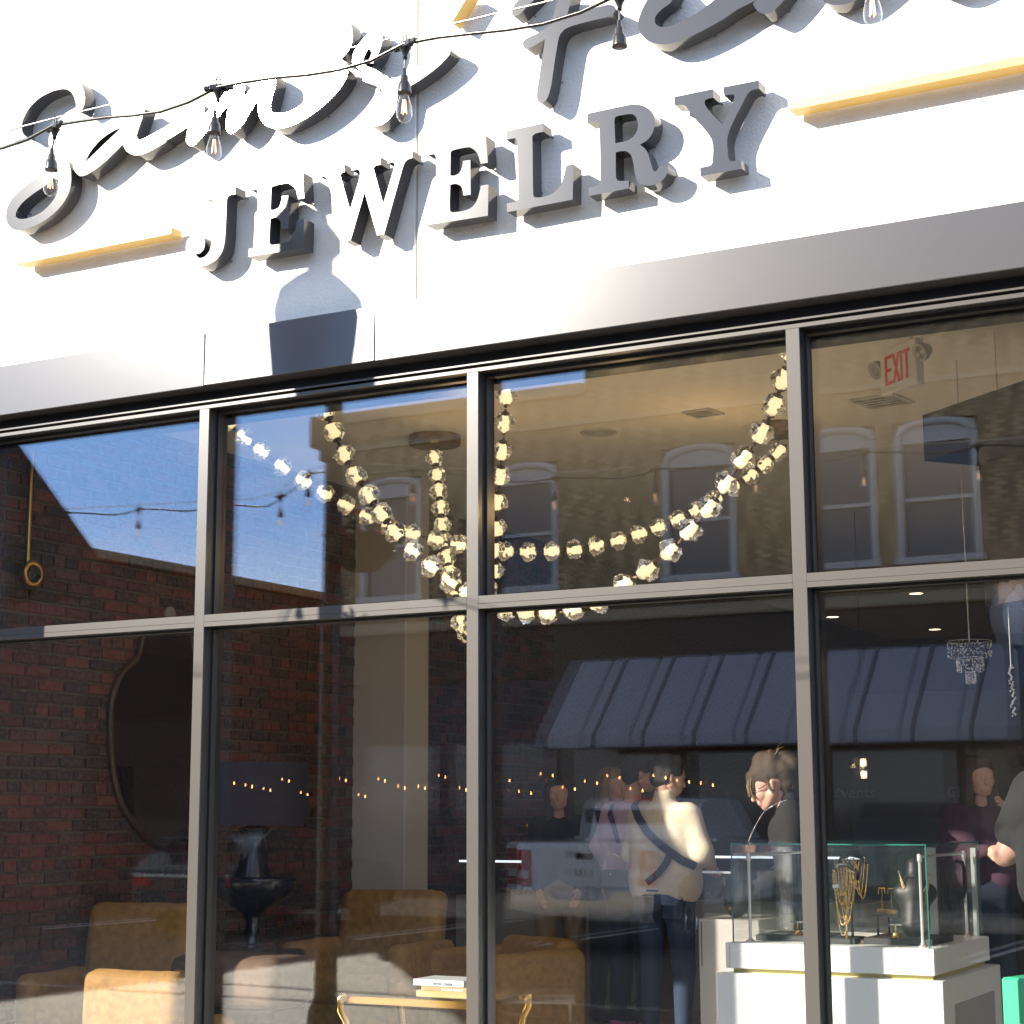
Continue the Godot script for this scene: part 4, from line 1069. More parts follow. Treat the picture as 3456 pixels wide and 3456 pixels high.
func lounge() -> void:
	var velvet := mat("mustard_velvet", lin(0.40, 0.215, 0.055), 0.75, 0.0, ["velvetnap", 0.02, 0.72, 1.0, 1.4])
	velvet.rim_enabled = true
	velvet.rim = 0.5
	velvet.rim_tint = 0.8
	var black := mat("black_gloss", Color.WHITE)
	armchair("mustard velvet armchair with tall back against the brick wall, nearest the window", Vector3(-2.93, 0, -0.95), 0.18, 0.84, 0.93, 0.56, velvet, 3)
	armchair("mustard velvet armchair right of the black lamp, by the beige pier", Vector3(-2.36, 0, -2.75), 0.05, 0.92, 0.95, 0.64, velvet, 9)
	armchair("low mustard velvet armchair behind the glass coffee table", Vector3(-1.52, 0, -3.0), -0.35, 0.8, 0.66, 0.60, velvet, 14)
	var st := thing("ottoman_chair", "low mustard velvet chair back catching the sun at the bottom left", "armchair", Vector3(-2.46, 0, -0.62), 0.05)
	var bk := put("backrest", soft(Vector3(0.66, 0.50, 0.17), 0.08, 21), velvet, st)
	bk.position = Vector3(0, 0.36, 0)
	put("seat", soft(Vector3(0.62, 0.2, 0.5), 0.07, 22), velvet, st).position = Vector3(0, 0.24, -0.3)
	for s in [[-1, 0], [1, 0], [1, -1], [-1, -1]]:
		put("leg", tb([Vector3(s[0] * 0.25, 0, s[1] * 0.45), Vector3(s[0] * 0.25, 0.15, s[1] * 0.45)], 0.014, 8), mat("brass", Color.WHITE), st)
	var pf := thing("velvet_bench", "brown velvet bench end standing between the black lamp and the window", "bench", Vector3(-2.36, 0, -1.42), 0.0)
	put("seat", soft(Vector3(0.80, 0.30, 0.42), 0.09, 31), mat("brown_velvet", lin(0.14, 0.085, 0.05), 0.8, 0.0, ["velvetnap", 0.02, 0.72, 1.0, 1.4]), pf).position = Vector3(0.0, 0.50, 0)
	put("base", span(Vector3(-0.36, 0.0, -0.18), Vector3(0.36, 0.36, 0.18), 0.01), black, pf)
	# black table and big lamp
	var tb_ := thing("side_table", "round black side table under the big black lamp", "side table", Vector3(-2.58, 0, -1.85))
	put("table_top", lt([Vector2(0, 0.60), Vector2(0.30, 0.60), Vector2(0.31, 0.615), Vector2(0.30, 0.63), Vector2(0, 0.63)], 32), black, tb_)
	put("pedestal", lt([Vector2(0, 0), Vector2(0.2, 0), Vector2(0.2, 0.03), Vector2(0.05, 0.06), Vector2(0.05, 0.60), Vector2(0, 0.60)], 24), black, tb_)
	var lp := thing("table_lamp", "big black table lamp with dark drum shade before the brick wall", "lamp", Vector3(-2.62, 0.63, -1.88))
	put("base", lt([Vector2(0, 0), Vector2(0.10, 0), Vector2(0.10, 0.025), Vector2(0.05, 0.04), Vector2(0.045, 0.19), Vector2(0.06, 0.22), Vector2(0.2, 0.30), Vector2(0.255, 0.36), Vector2(0.265, 0.43), Vector2(0.25, 0.435), Vector2(0.12, 0.44), Vector2(0.095, 0.5), Vector2(0.075, 0.6), Vector2(0.06, 0.68), Vector2(0.09, 0.70), Vector2(0.1, 0.73), Vector2(0.05, 0.745), Vector2(0.02, 0.76), Vector2(0, 0.76)], 32), mat("lamp_black", lin(0.012, 0.014, 0.02), 0.12), lp)
	put("lamp_shade", lt([Vector2(0.335, 0.75), Vector2(0.325, 1.13), Vector2(0.321, 1.13), Vector2(0.331, 0.75)], 40), mat("shade_navy", lin(0.018, 0.02, 0.035), 0.75), lp)
	put("finial", lt([Vector2(0, 1.12), Vector2(0.008, 1.12), Vector2(0.016, 1.15), Vector2(0.0, 1.17)], 12), mat("lamp_black", Color.WHITE), lp)
	put("shade_ring", tb([Vector3(-0.33, 1.12, 0), Vector3(0, 1.125, 0), Vector3(0.33, 1.12, 0)], 0.004, 5), mat("lamp_black", Color.WHITE), lp)
	var tray := thing("glass_tray", "clear stacked glass trays on the round black table", "tray", Vector3(-2.45, 0.632, -1.64))
	var cl := glass_mat("clear_acrylic", Color(0.85, 0.9, 0.92, 0.006))
	put("lower_tray", bx(Vector3(0, 0.02, 0), Vector3(0.26, 0.03, 0.16), 0.004), cl, tray)
	put("upper_tray", bx(Vector3(0.01, 0.052, 0), Vector3(0.22, 0.022, 0.14), 0.004), cl, tray)
	# brass and glass coffee table with books
	var brass := mat("polished_brass", lin(0.75, 0.46, 0.12), 0.16, 1.0)
	var ct := thing("coffee_table", "low coffee table of brass bars with a clear glass top", "coffee table", Vector3(-1.26, 0, -1.78), 0.03)
	put("glass_top", bx(Vector3(0.03, 0.45, 0), Vector3(0.98, 0.014, 0.74), 0.003), glass_mat("table_glass", Color(0.7, 0.85, 0.8, 0.008)), ct)
	for s in [-1.0, 1.0]:
		put("rail", bx(Vector3(0, 0.418, s * 0.30), Vector3(0.80, 0.045, 0.02), 0.004), brass, ct)
		put("rail", bx(Vector3(s * 0.40, 0.418, 0), Vector3(0.02, 0.045, 0.58), 0.004), brass, ct)
	for s in [[-1, -1], [1, -1], [1, 1], [-1, 1]]:
		var path := [Vector3(s[0] * 0.40, 0.44, s[1] * 0.31), Vector3(s[0] * 0.425, 0.42, s[1] * 0.33), Vector3(s[0] * 0.425, 0.36, s[1] * 0.33), Vector3(s[0] * 0.40, 0.30, s[1] * 0.31), Vector3(s[0] * 0.36, 0.0, s[1] * 0.28)]
		put("leg", tb(path, 0.026, 12), brass, ct)
	put("shelf_glass", bx(Vector3(0.0, 0.2, 0), Vector3(0.7, 0.012, 0.52), 0.003), glass_mat("table_glass", Color.WHITE), ct)
	var ac := thing("acrylic_table", "clear acrylic side table with brass feet by the second window pane", "side table", Vector3(-0.72, 0, -1.9), 0.5)
	put("table_top", bx(Vector3(0, 0.44, 0), Vector3(0.5, 0.05, 0.42), 0.004), cl, ac)
	for s in [-1.0, 1.0]:
		put("panel", bx(Vector3(s * 0.22, 0.23, 0), Vector3(0.02, 0.37, 0.4), 0.003), cl, ac)
		put("foot", bx(Vector3(s * 0.22, 0.022, 0.16), Vector3(0.05, 0.044, 0.05), 0.004), brass, ac)
	var paper := mat("page_edges", lin(0.62, 0.6, 0.54), 0.9)
	var y := 0.458
	for bk_ in [["gold spined book at the bottom of the stack on the coffee table", 0.032, lin(0.42, 0.33, 0.14), "", 0.0], ["tan book with white capitals, second from the bottom of the stack", 0.024, lin(0.36, 0.27, 0.14), "THE GIFT BOOK", 0.03], ["pale grey book on top of the stack, its spine lettered in black", 0.034, lin(0.52, 0.56, 0.58), "ROYAL CHAIN", -0.02]]:
		var bo := thing("book", bk_[0], "book", Vector3(-1.02 + bk_[4], y, -1.56), 0.02 + bk_[4], "stack of books on the coffee table")
		var h: float = bk_[1]
		var cover := mat("cover_%d" % int(h * 1000), bk_[2], 0.4)
		put("cover", bx(Vector3(0, 0.002, 0), Vector3(0.32, 0.004, 0.23)), cover, bo)
		put("cover", bx(Vector3(0, h - 0.002, 0), Vector3(0.32, 0.004, 0.23)), cover, bo)
		put("spine", bx(Vector3(0, h / 2, 0.115), Vector3(0.32, h, 0.004)), cover, bo)
		put("pages", bx(Vector3(0, h / 2, -0.003), Vector3(0.31, h - 0.009, 0.222)), paper, bo)
		if bk_[3]:
			var o := put("lettering", words(bk_[3], 0.013), mat("ink_dark" if bk_[4] < 0 else "ink_white", lin(0.03, 0.03, 0.03) if bk_[4] < 0 else lin(0.7, 0.7, 0.66), 0.6), bo)
			o.position = Vector3(0.03, h / 2 - 0.005, 0.1175)
		y += h + 0.001

func words(text: String, size: float, depth := 0.0015) -> TextMesh:
	var f := SystemFont.new()
	f.font_names = PackedStringArray(["Droid Sans"])
	f.font_weight = 700
	var t := TextMesh.new()
	t.text = text
	t.font = f
	t.font_size = 24
	t.pixel_size = size / 17.0
	t.depth = depth
	return t

func chain(called: String, a: Vector3, b: Vector3, drop: float, r: float, m: Material, parent: Node3D, links := true) -> void:
	var p := []
	for i in 19:
		var t := i / 18.0
		var q := a.lerp(b, t)
		q.y -= drop * (1.0 - pow(absf(2 * t - 1), 2.2))
		q.z += 0.012 * sin(t * PI)
		p.append(q)
	var s := MB.new()
	s.tube(p, r * 0.55, 5, false)
	if links:
		for i in 46:
			var t := i / 45.0 * 18.0
			var k := mini(int(t), 17)
			var q: Vector3 = p[k].lerp(p[k + 1], t - k)
			s.ball(q, Vector3(r, r * 1.3, r), 6)
	put(called, s.mesh(), m, parent)

func display_cases() -> void:
	var white := mat("case_white", lin(0.74, 0.77, 0.745), 0.35)
	var gold := mat("case_gold", lin(0.62, 0.52, 0.20), 0.3, 0.4)
	var steel := mat("case_steel", lin(0.75, 0.75, 0.74), 0.3, 0.7)
	var cg := glass_mat("case_glass", Color(0.72, 0.9, 0.84, 0.006))
	var edge := mat("glass_edge", lin(0.03, 0.14, 0.11), 0.1)
	var black := mat("matte_black", lin(0.012, 0.012, 0.013), 0.5)
	var charcoal := mat("charcoal_riser", lin(0.03, 0.032, 0.034), 0.5)
	var brass := mat("jewel_gold", lin(0.85, 0.58, 0.20), 0.22, 1.0)
	var silver := mat("jewel_silver", lin(0.8, 0.78, 0.74), 0.2, 1.0)
	var zf := -1.75
	var zb := -2.85
	var c := thing("display_case", "white jewelry display case with gold band and glass top standing in the sun", "display case")
	put("pedestal", span(Vector3(0.483, 0, -2.88), Vector3(1.666, 0.625, -1.72), 0.003), white, c)
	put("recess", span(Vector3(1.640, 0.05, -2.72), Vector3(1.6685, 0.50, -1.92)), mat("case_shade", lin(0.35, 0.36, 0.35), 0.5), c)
	put("gold_band", span(Vector3(0.548, 0.625, -2.81), Vector3(1.60, 0.648, -1.79)), gold, c)
	put("drawer", span(Vector3(0.520, 0.648, zb), Vector3(1.62, 0.776, zf), 0.003), white, c)
	for x in [0.544, 1.592]:
		put("drawer_joint", span(Vector3(x - 0.001, 0.652, zf - 0.001), Vector3(x + 0.001, 0.772, zf + 0.0008)), charcoal, c)
	put("lock", lt([Vector2(0, 0), Vector2(0.01, 0), Vector2(0.009, 0.005), Vector2(0, 0.006)], 14, Transform3D(Basis(Vector3.FORWARD, PI / 2), Vector3(1.619, 0.712, -2.36))), steel, c)
	var g0 := Vector3(0.552, 0.776, zb + 0.03)
	var g1 := Vector3(1.59, 1.278, zf - 0.035)
	put("glass_panel", span(Vector3(g0.x, g0.y, g1.z - 0.008), Vector3(g1.x, g1.y, g1.z)), cg, c)
	put("glass_panel", span(Vector3(g0.x, g0.y, g0.z), Vector3(g1.x, g1.y, g0.z + 0.008)), cg, c)
	put("glass_panel", span(Vector3(g0.x, g0.y, g0.z + 0.008), Vector3(g0.x + 0.008, g1.y, g1.z - 0.008)), cg, c)
	put("glass_panel", span(Vector3(g1.x - 0.008, g0.y, g0.z + 0.008), Vector3(g1.x, g1.y, g1.z - 0.008)), cg, c)
	put("glass_top", span(Vector3(g0.x, g1.y, g0.z), Vector3(g1.x, g1.y + 0.008, g1.z)), cg, c)
	for x in [g0.x, g1.x]:
		for z in [g0.z, g1.z]:
			put("glass_edge", span(Vector3(x - 0.003, g0.y, z - 0.003), Vector3(x + 0.003, g1.y + 0.008, z + 0.003)), edge, c)
	put("glass_edge", span(Vector3(1.065, g0.y, g1.z - 0.009), Vector3(1.070, g1.y, g1.z + 0.001)), edge, c)
	for z in [g0.z, g1.z]:
		put("glass_edge", span(Vector3(g0.x, g1.y + 0.001, z - 0.003), Vector3(g1.x, g1.y + 0.0075, z + 0.004)), edge, c)
	for x in [g0.x, g1.x]:
		put("glass_edge", span(Vector3(x - 0.004, g1.y + 0.001, g0.z), Vector3(x + 0.003, g1.y + 0.0075, g1.z)), edge, c)
	for x in [0.618, 1.535]:
		for z in [-1.86, -2.72]:
			put("post", lt([Vector2(0, 0.776), Vector2(0.024, 0.776), Vector2(0.024, 0.782), Vector2(0.012, 0.790), Vector2(0.008, 0.80), Vector2(0.008, 1.195), Vector2(0.013, 1.197), Vector2(0.013, 1.23), Vector2(0.0, 1.238)], 14, Transform3D(Basis(), Vector3(x, 0, z))), steel, c)
		put("rail", tb([Vector3(x, 1.222, -1.86), Vector3(x, 1.222, -2.72)], 0.0075, 8), steel, c)
	for x in [[0.60, 0.68], [1.30, 1.36], [1.555, 1.583]]:
		put("rear_frame", span(Vector3(x[0], 0.78, -2.80), Vector3(x[1], 1.25, -2.785)), mat("case_frame", lin(0.5, 0.55, 0.52), 0.4), c)
	put("handle", tb([Vector3(1.60, 1.19, -2.3), Vector3(1.635, 1.185, -2.3), Vector3(1.645, 1.15, -2.3), Vector3(1.645, 1.05, -2.3), Vector3(1.635, 1.01, -2.3), Vector3(1.60, 1.005, -2.3)], 0.010, 10), black, c)
	# what lies in the case
	var risers := [[Vector3(0.60, 0.777, -2.35), Vector3(0.98, 0.806, -1.98), "low charcoal display riser at the left of the glass case"], [Vector3(1.20, 0.777, -2.35), Vector3(1.56, 0.81, -1.95), "low charcoal display riser at the right of the glass case"]]
	for r in risers:
		tag(put("display_riser", span(r[0], r[1], 0.003), charcoal), r[2], "riser", "risers in the glass case")
	var n1 := thing("necklace_stand", "black necklace stand hung with layered gold chains, middle of the glass case", "necklace stand", Vector3(1.10, 0.777, -1.95))
	put("base", bx(Vector3(0.0, 0.014, 0), Vector3(0.14, 0.028, 0.10), 0.003), charcoal, n1)
	put("stem", tb([Vector3(0.01, 0.02, -0.01), Vector3(0.01, 0.36, -0.01)], 0.007, 8), brass, n1)
	put("arch", tb([Vector3(-0.055, 0.31, 0), Vector3(-0.05, 0.36, 0), Vector3(-0.02, 0.395, 0), Vector3(0.03, 0.40, 0), Vector3(0.07, 0.37, 0), Vector3(0.08, 0.32, 0)], 0.013, 10), black, n1)
	for q in [[-0.045, 0.05, 0.37, 0.33, 0.0035], [-0.04, 0.045, 0.365, 0.27, 0.0045], [-0.05, 0.06, 0.35, 0.22, 0.003], [-0.035, 0.035, 0.37, 0.17, 0.004], [-0.02, 0.07, 0.385, 0.28, 0.004], [0.0, 0.08, 0.38, 0.20, 0.003]]:
		chain("chain", Vector3(q[0], q[2], 0.016), Vector3(q[1], q[2], 0.014), q[3], q[4], brass, n1)
	put("price_tag", bx(Vector3(-0.03, 0.29, 0.026), Vector3(0.034, 0.018, 0.002), 0.0, Basis(Vector3.BACK, 0.1)), mat("tag_white", lin(0.7, 0.7, 0.7), 0.6), n1)
	var n2 := thing("necklace_stand", "black stand crowded with short gold and silver chains behind the third mullion", "necklace stand", Vector3(1.03, 0.777, -2.3))
	put("base", lt([Vector2(0, 0), Vector2(0.07, 0), Vector2(0.07, 0.012), Vector2(0.008, 0.016), Vector2(0.007, 0.40), Vector2(0, 0.40)], 20), black, n2)
	put("arch", tb([Vector3(-0.06, 0.36, 0), Vector3(-0.05, 0.42, 0), Vector3(0.0, 0.445, 0), Vector3(0.06, 0.43, 0), Vector3(0.09, 0.39, 0)], 0.012, 10), black, n2)
	for i in 9:
		var x := -0.06 + i * 0.016
		chain("chain", Vector3(x - 0.02, 0.40 + rng.randf_range(-0.03, 0.03), 0.02 + i * 0.002), Vector3(x + 0.035, 0.41 + rng.randf_range(-0.03, 0.02), 0.02), rng.randf_range(0.12, 0.27), rng.randf_range(0.003, 0.005), brass if i % 3 else silver, n2)
	put("price_tag", bx(Vector3(0.035, 0.36, 0.04), Vector3(0.03, 0.024, 0.002), 0.0, Basis(Vector3.BACK, -0.5)), mat("tag_white", Color.WHITE), n2)
	var n3 := thing("necklace_bust", "black neck bust wearing gold and pearl necklaces at the right of the glass case", "necklace bust", Vector3(1.42, 0.81, -2.15), 0.25)
	put("bust", fm([[Vector3(0, 0.30, -0.02), Vector3(0, 0.36, -0.03), 0.045, 0.04], [Vector3(-0.07, 0.22, 0), Vector3(0.07, 0.22, 0), 0.045, 0.045], [Vector3(0, 0.22, 0), Vector3(0, 0.06, 0.02), 0.07, 0.075]], 0.012, 0.05), black, n3)
	for q in [[0.12, 0.0045, silver], [0.16, 0.004, brass], [0.20, 0.0035, brass], [0.24, 0.003, brass]]:
		chain("necklace", Vector3(-0.075, 0.33, 0.05), Vector3(0.085, 0.32, 0.05), q[0], q[1], q[2], n3)
	var n4 := thing("necklace_bust", "black bust with long gold pendant necklace left of the glass case", "necklace bust", Vector3(0.28, 0.86, -2.55), -0.1)
	put("bust", fm([[Vector3(0, 0.22, -0.02), Vector3(0, 0.27, -0.03), 0.04, 0.035], [Vector3(-0.05, 0.16, 0), Vector3(0.05, 0.16, 0), 0.05, 0.05], [Vector3(0, 0.16, 0), Vector3(0, 0.07, 0.02), 0.075, 0.07]], 0.012, 0.05), black, n4)
	chain("necklace", Vector3(-0.055, 0.22, 0.06), Vector3(0.035, 0.23, 0.06), 0.15, 0.004, brass, n4)
	put("pendant", lt([Vector2(0, -0.014), Vector2(0.014, 0), Vector2(0, 0.014)], 8, Transform3D(Basis(), Vector3(0.0, 0.05, 0.095))), brass, n4)
	for e in [[Vector3(1.245, 0.921, -2.15), "gold earrings on a brass block on the small black table, left"], [Vector3(1.305, 0.921, -2.12), "pearl earrings on a brass block on the small black table, right"]]:
		var t := thing("earring_stand", e[1], "earring stand", e[0], 0.0, "earring stands in the glass case")
		put("block", bx(Vector3(0, 0.012, 0), Vector3(0.05, 0.024, 0.04), 0.002), brass, t)
		put("stem", tb([Vector3(0, 0.02, 0), Vector3(0, 0.13, 0)], 0.003, 6), brass, t)
		put("crossbar", tb([Vector3(-0.018, 0.13, 0), Vector3(0.018, 0.13, 0)], 0.0035, 6), brass, t)
		for s in [-1.0, 1.0]: put("earring", tb([Vector3(s * 0.016, 0.128, 0.004), Vector3(s * 0.018, 0.10, 0.004)], 0.004, 6), silver if s > 0 else brass, t)
	var bt := thing("display_table", "small round black display table on thin legs inside the glass case", "display stand", Vector3(1.27, 0.81, -2.14))
	put("table_top", lt([Vector2(0, 0.10), Vector2(0.085, 0.10), Vector2(0.087, 0.105), Vector2(0.085, 0.111), Vector2(0, 0.111)], 24), black, bt)
	for i in 3: put("leg", tb([Vector3(cos(i * 2.1 + 0.4) * 0.05, 0.001, sin(i * 2.1 + 0.4) * 0.05), Vector3(cos(i * 2.1 + 0.4) * 0.05, 0.10, sin(i * 2.1 + 0.4) * 0.05)], 0.006, 8), black, bt)
	var labels := ["small glass and gold ring stand on the left riser", "small gold ring stand on the right riser by the earrings"]
	var spots := [Vector3(0.80, 0.806, -2.08), Vector3(1.35, 0.81, -2.02)]
	for i in 2:
		var r := thing("ring_stand", labels[i], "ring stand", spots[i], 0.0, "ring stands in the glass case")
		put("dome", lt([Vector2(0, 0), Vector2(0.03, 0), Vector2(0.016, 0.012), Vector2(0.018, 0.024), Vector2(0, 0.03)], 14), brass, r)
		put("upper_plate", lt([Vector2(0, 0.062), Vector2(0.036, 0.062), Vector2(0.036, 0.068), Vector2(0, 0.068)], 18), silver, r)
		put("stem", tb([Vector3(0, 0.025, 0), Vector3(0, 0.064, 0)], 0.005, 8), brass, r)
	var br := thing("bracelet", "pearl bracelet lying on the left charcoal riser", "bracelet", Vector3(0.735, 0.812, -1.995))
	var pb := MB.new()
	for i in 9: pb.ball(Vector3((i - 4) * 0.0085, 0, 0.002 * sin(i * 1.7)), Vector3.ONE * 0.0048, 8)
	put("pearls", pb.mesh(), silver, br)
	# second case behind, long counters
	var gray := mat("counter_grey", lin(0.30, 0.29, 0.27), 0.5)
	var c2 := thing("display_pedestal", "grey pedestal case with glass top just left of and behind the white case", "display case")
	put("pedestal", span(Vector3(0.12, 0, -2.95), Vector3(0.48, 0.858, -2.35), 0.003), gray, c2)
	put("glass_top", span(Vector3(0.14, 0.858, -2.9), Vector3(0.46, 1.12, -2.4)), cg, c2)
	put("door_line", span(Vector3(0.135, 0.60, -2.352), Vector3(0.139, 0.84, -2.347)), charcoal, c2)
	put("lamp_rail", span(Vector3(0.13, 1.108, -2.41), Vector3(0.30, 1.120, -2.395)), mat("bright_steel", lin(0.9, 0.92, 0.92), 0.15, 0.6), c2)
	var names := ["long glass topped counter along the brick wall behind the pier", "glass topped counter behind the man in the fleece"]
	var xs := [[-3.3, -1.9], [-1.35, 0.1]]
	for i in 2:
		var k := thing("glass_counter", names[i], "counter", Vector3(0, 0, -5.5), 0.0, "glass counters in the shop")
		put("cabinet", span(Vector3(xs[i][0], 0, -0.6), Vector3(xs[i][1], 0.8, 0), 0.003), gray, k)
		put("glass_top", span(Vector3(xs[i][0] + 0.02, 0.8, -0.58), Vector3(xs[i][1] - 0.02, 1.06 + 0.05 * i, -0.02)), cg, k)
		put("lamp_strip", span(Vector3(xs[i][0] + 0.02, 1.062 + 0.05 * i, -0.05), Vector3(xs[i][1] - 0.02, 1.078 + 0.05 * i, -0.02)), glow("strip_lamp", Color(0.9, 0.96, 1.0), 0.5), k)
		for j in 5: put("neck_form", fm([[Vector3(0, 0, 0), Vector3(0, 0.1, -0.02), 0.05, 0.035], [Vector3(0, 0.1, -0.02), Vector3(0, 0.17, -0.03), 0.022, 0.02]], 0.012, 0.03), black, k).position = Vector3(xs[i][0] + 0.2 + j * 0.24, 0.85, -0.25)
	var ea := thing("gold_easel", "gold picture easel leaning on the counter behind the beige pier", "easel", Vector3(-2.62, 1.08, -5.65), 0.2)
	put("frame", tb([Vector3(-0.06, 0.0, 0), Vector3(0.03, 0.0, 0), Vector3(-0.03, 0.28, -0.06), Vector3(-0.12, 0.28, -0.06), Vector3(-0.06, 0.0, 0)], 0.010, 6), brass, ea)
	put("picture", bx(Vector3(-0.045, 0.14, -0.034), Vector3(0.07, 0.25, 0.006), 0.0, Basis(Vector3.BACK, 0.2) * Basis(Vector3.RIGHT, -0.2)), black, ea)

func back_of_shop() -> void:
	var dark := mat("dark_panel", lin(0.035, 0.033, 0.036), 0.5)
	var t := thing("wall_cabinet", "tall dark cabinet wall deep in the shop", "cabinet", Vector3(0.6, 0, -8.6))
	put("carcass", span(Vector3(-1.6, 0, -0.5), Vector3(3.6, 2.5, 0), 0.004), dark, t)
	for i in 6: put("door", span(Vector3(-1.58 + i * 0.865, 0.05, 0.0), Vector3(-0.735 + i * 0.865, 1.4, 0.02), 0.004), mat("dark_door", lin(0.045, 0.042, 0.046), 0.35), t)
	var sg := thing("wall_lettering", "dim grey word lettering on the dark cabinet wall", "lettering", Vector3(0.0, 1.62, -8.575))
	for w in [["Events", -0.95], ["Gifts", 0.02]]:
		put("lettering", words(w[0], 0.085, 0.006), mat("letter_grey", lin(0.10, 0.10, 0.11), 0.6), sg).position = Vector3(w[1], 0, 0)
	for i in 2:
		var l := thing("wall_lantern", ["upper lit wall lantern on the dark cabinet", "lower lit wall lantern on the dark cabinet"][i], "wall light", Vector3(-0.36, 1.845 - i * 0.1, -6.99), 0.0, "lit lanterns at the back")
		put("lamp_glass", lt([Vector2(0, -0.028), Vector2(0.02, -0.028), Vector2(0.024, 0.0), Vector2(0.02, 0.028), Vector2(0, 0.028)], 14), glow("lantern_glow", Color(1.0, 0.85, 0.6), 0.9), l)
		put("cage", tb([Vector3(-0.03, -0.035, 0.0), Vector3(0.03, -0.035, 0.0), Vector3(0.03, 0.035, 0.0), Vector3(-0.03, 0.035, 0.0), Vector3(-0.03, -0.035, 0.0)], 0.003, 5), mat("black_iron", Color.WHITE), l)
		put("rod", tb([Vector3(0, 0.03, 0), Vector3(0, 2.05 + i * 0.1, 0)], 0.003, 5), mat("black_iron", Color.WHITE), l)
	lamp(Vector3(-0.36, 1.8, -6.92), 0.03, Color(1.0, 0.85, 0.6), 0.02)

func head_bones(B: Basis, c: Vector3, s: float) -> Array:
	var raw := [[Vector3(0, 0.03, 0.02), Vector3(0, 0.03, -0.02), 0.084, 0.078], [Vector3(0, 0.0, -0.03), Vector3(0, -0.045, -0.045), 0.066, 0.052], [Vector3(0, -0.088, -0.072), Vector3(0, -0.088, -0.072), 0.024, 0.024], [Vector3(0, 0.004, -0.098), Vector3(0, -0.03, -0.116), 0.010, 0.013], [Vector3(-0.035, 0.024, -0.082), Vector3(0.035, 0.024, -0.082), 0.014, 0.014], [Vector3(-0.018, -0.056, -0.094), Vector3(0.018, -0.056, -0.094), 0.009, 0.009], [Vector3(-0.017, -0.066, -0.091), Vector3(0.017, -0.066, -0.091), 0.009, 0.009]]
	for g in [-1.0, 1.0]:
		raw.append([Vector3(g * 0.036, -0.02, -0.066), Vector3(g * 0.036, -0.025, -0.062), 0.030, 0.030])
		raw.append([Vector3(g * 0.05, -0.045, -0.01), Vector3(g * 0.024, -0.082, -0.055), 0.030, 0.024])
		raw.append([Vector3(g * 0.078, 0.008, 0.014), Vector3(g * 0.080, -0.022, 0.006), 0.016, 0.010])
	var out := []
	for b in raw: out.append([c + B * (b[0] * s), c + B * (b[1] * s), b[2] * s, b[3] * s])
	return out

func hand_bones(w: Vector3, dir: Vector3, palm: Vector3, s: float) -> Array:
	# w wrist, dir towards the fingertips, palm the way the palm faces
	var side := dir.cross(palm).normalized()
	var out := [[w, w + dir * 0.045 * s, 0.024 * s, 0.026 * s]]
	for k in 4:
		var q := side * (k - 1.5) * 0.020 * s
		var base := w + dir * 0.085 * s + q
		out.append([w + dir * 0.03 * s + q * 0.7, base, 0.015 * s, 0.012 * s])
		var len: float = [0.030, 0.036, 0.034, 0.026][k] * s
		var p := base
		var d := dir
		for j in 3:
			d = d.rotated(side, -0.35)
			if d.dot(palm) < dir.dot(palm): d = dir.rotated(side, 0.35 * (j + 1))
			out.append([p, p + d * len * (1.0 - j * 0.18), (0.0098 - j * 0.0009) * s, (0.0092 - j * 0.0009) * s])
			p += d * len * (1.0 - j * 0.18)
	var tb0 := w + dir * 0.025 * s - side * 0.024 * s
	var td := (dir * 0.6 - side * 0.6 + palm * 0.4).normalized()
	out.append([tb0, tb0 + td * 0.042 * s, 0.014 * s, 0.011 * s])
	out.append([tb0 + td * 0.042 * s, tb0 + td * 0.042 * s + (td + dir * 0.6).normalized() * 0.034 * s, 0.011 * s, 0.009 * s])
	return out

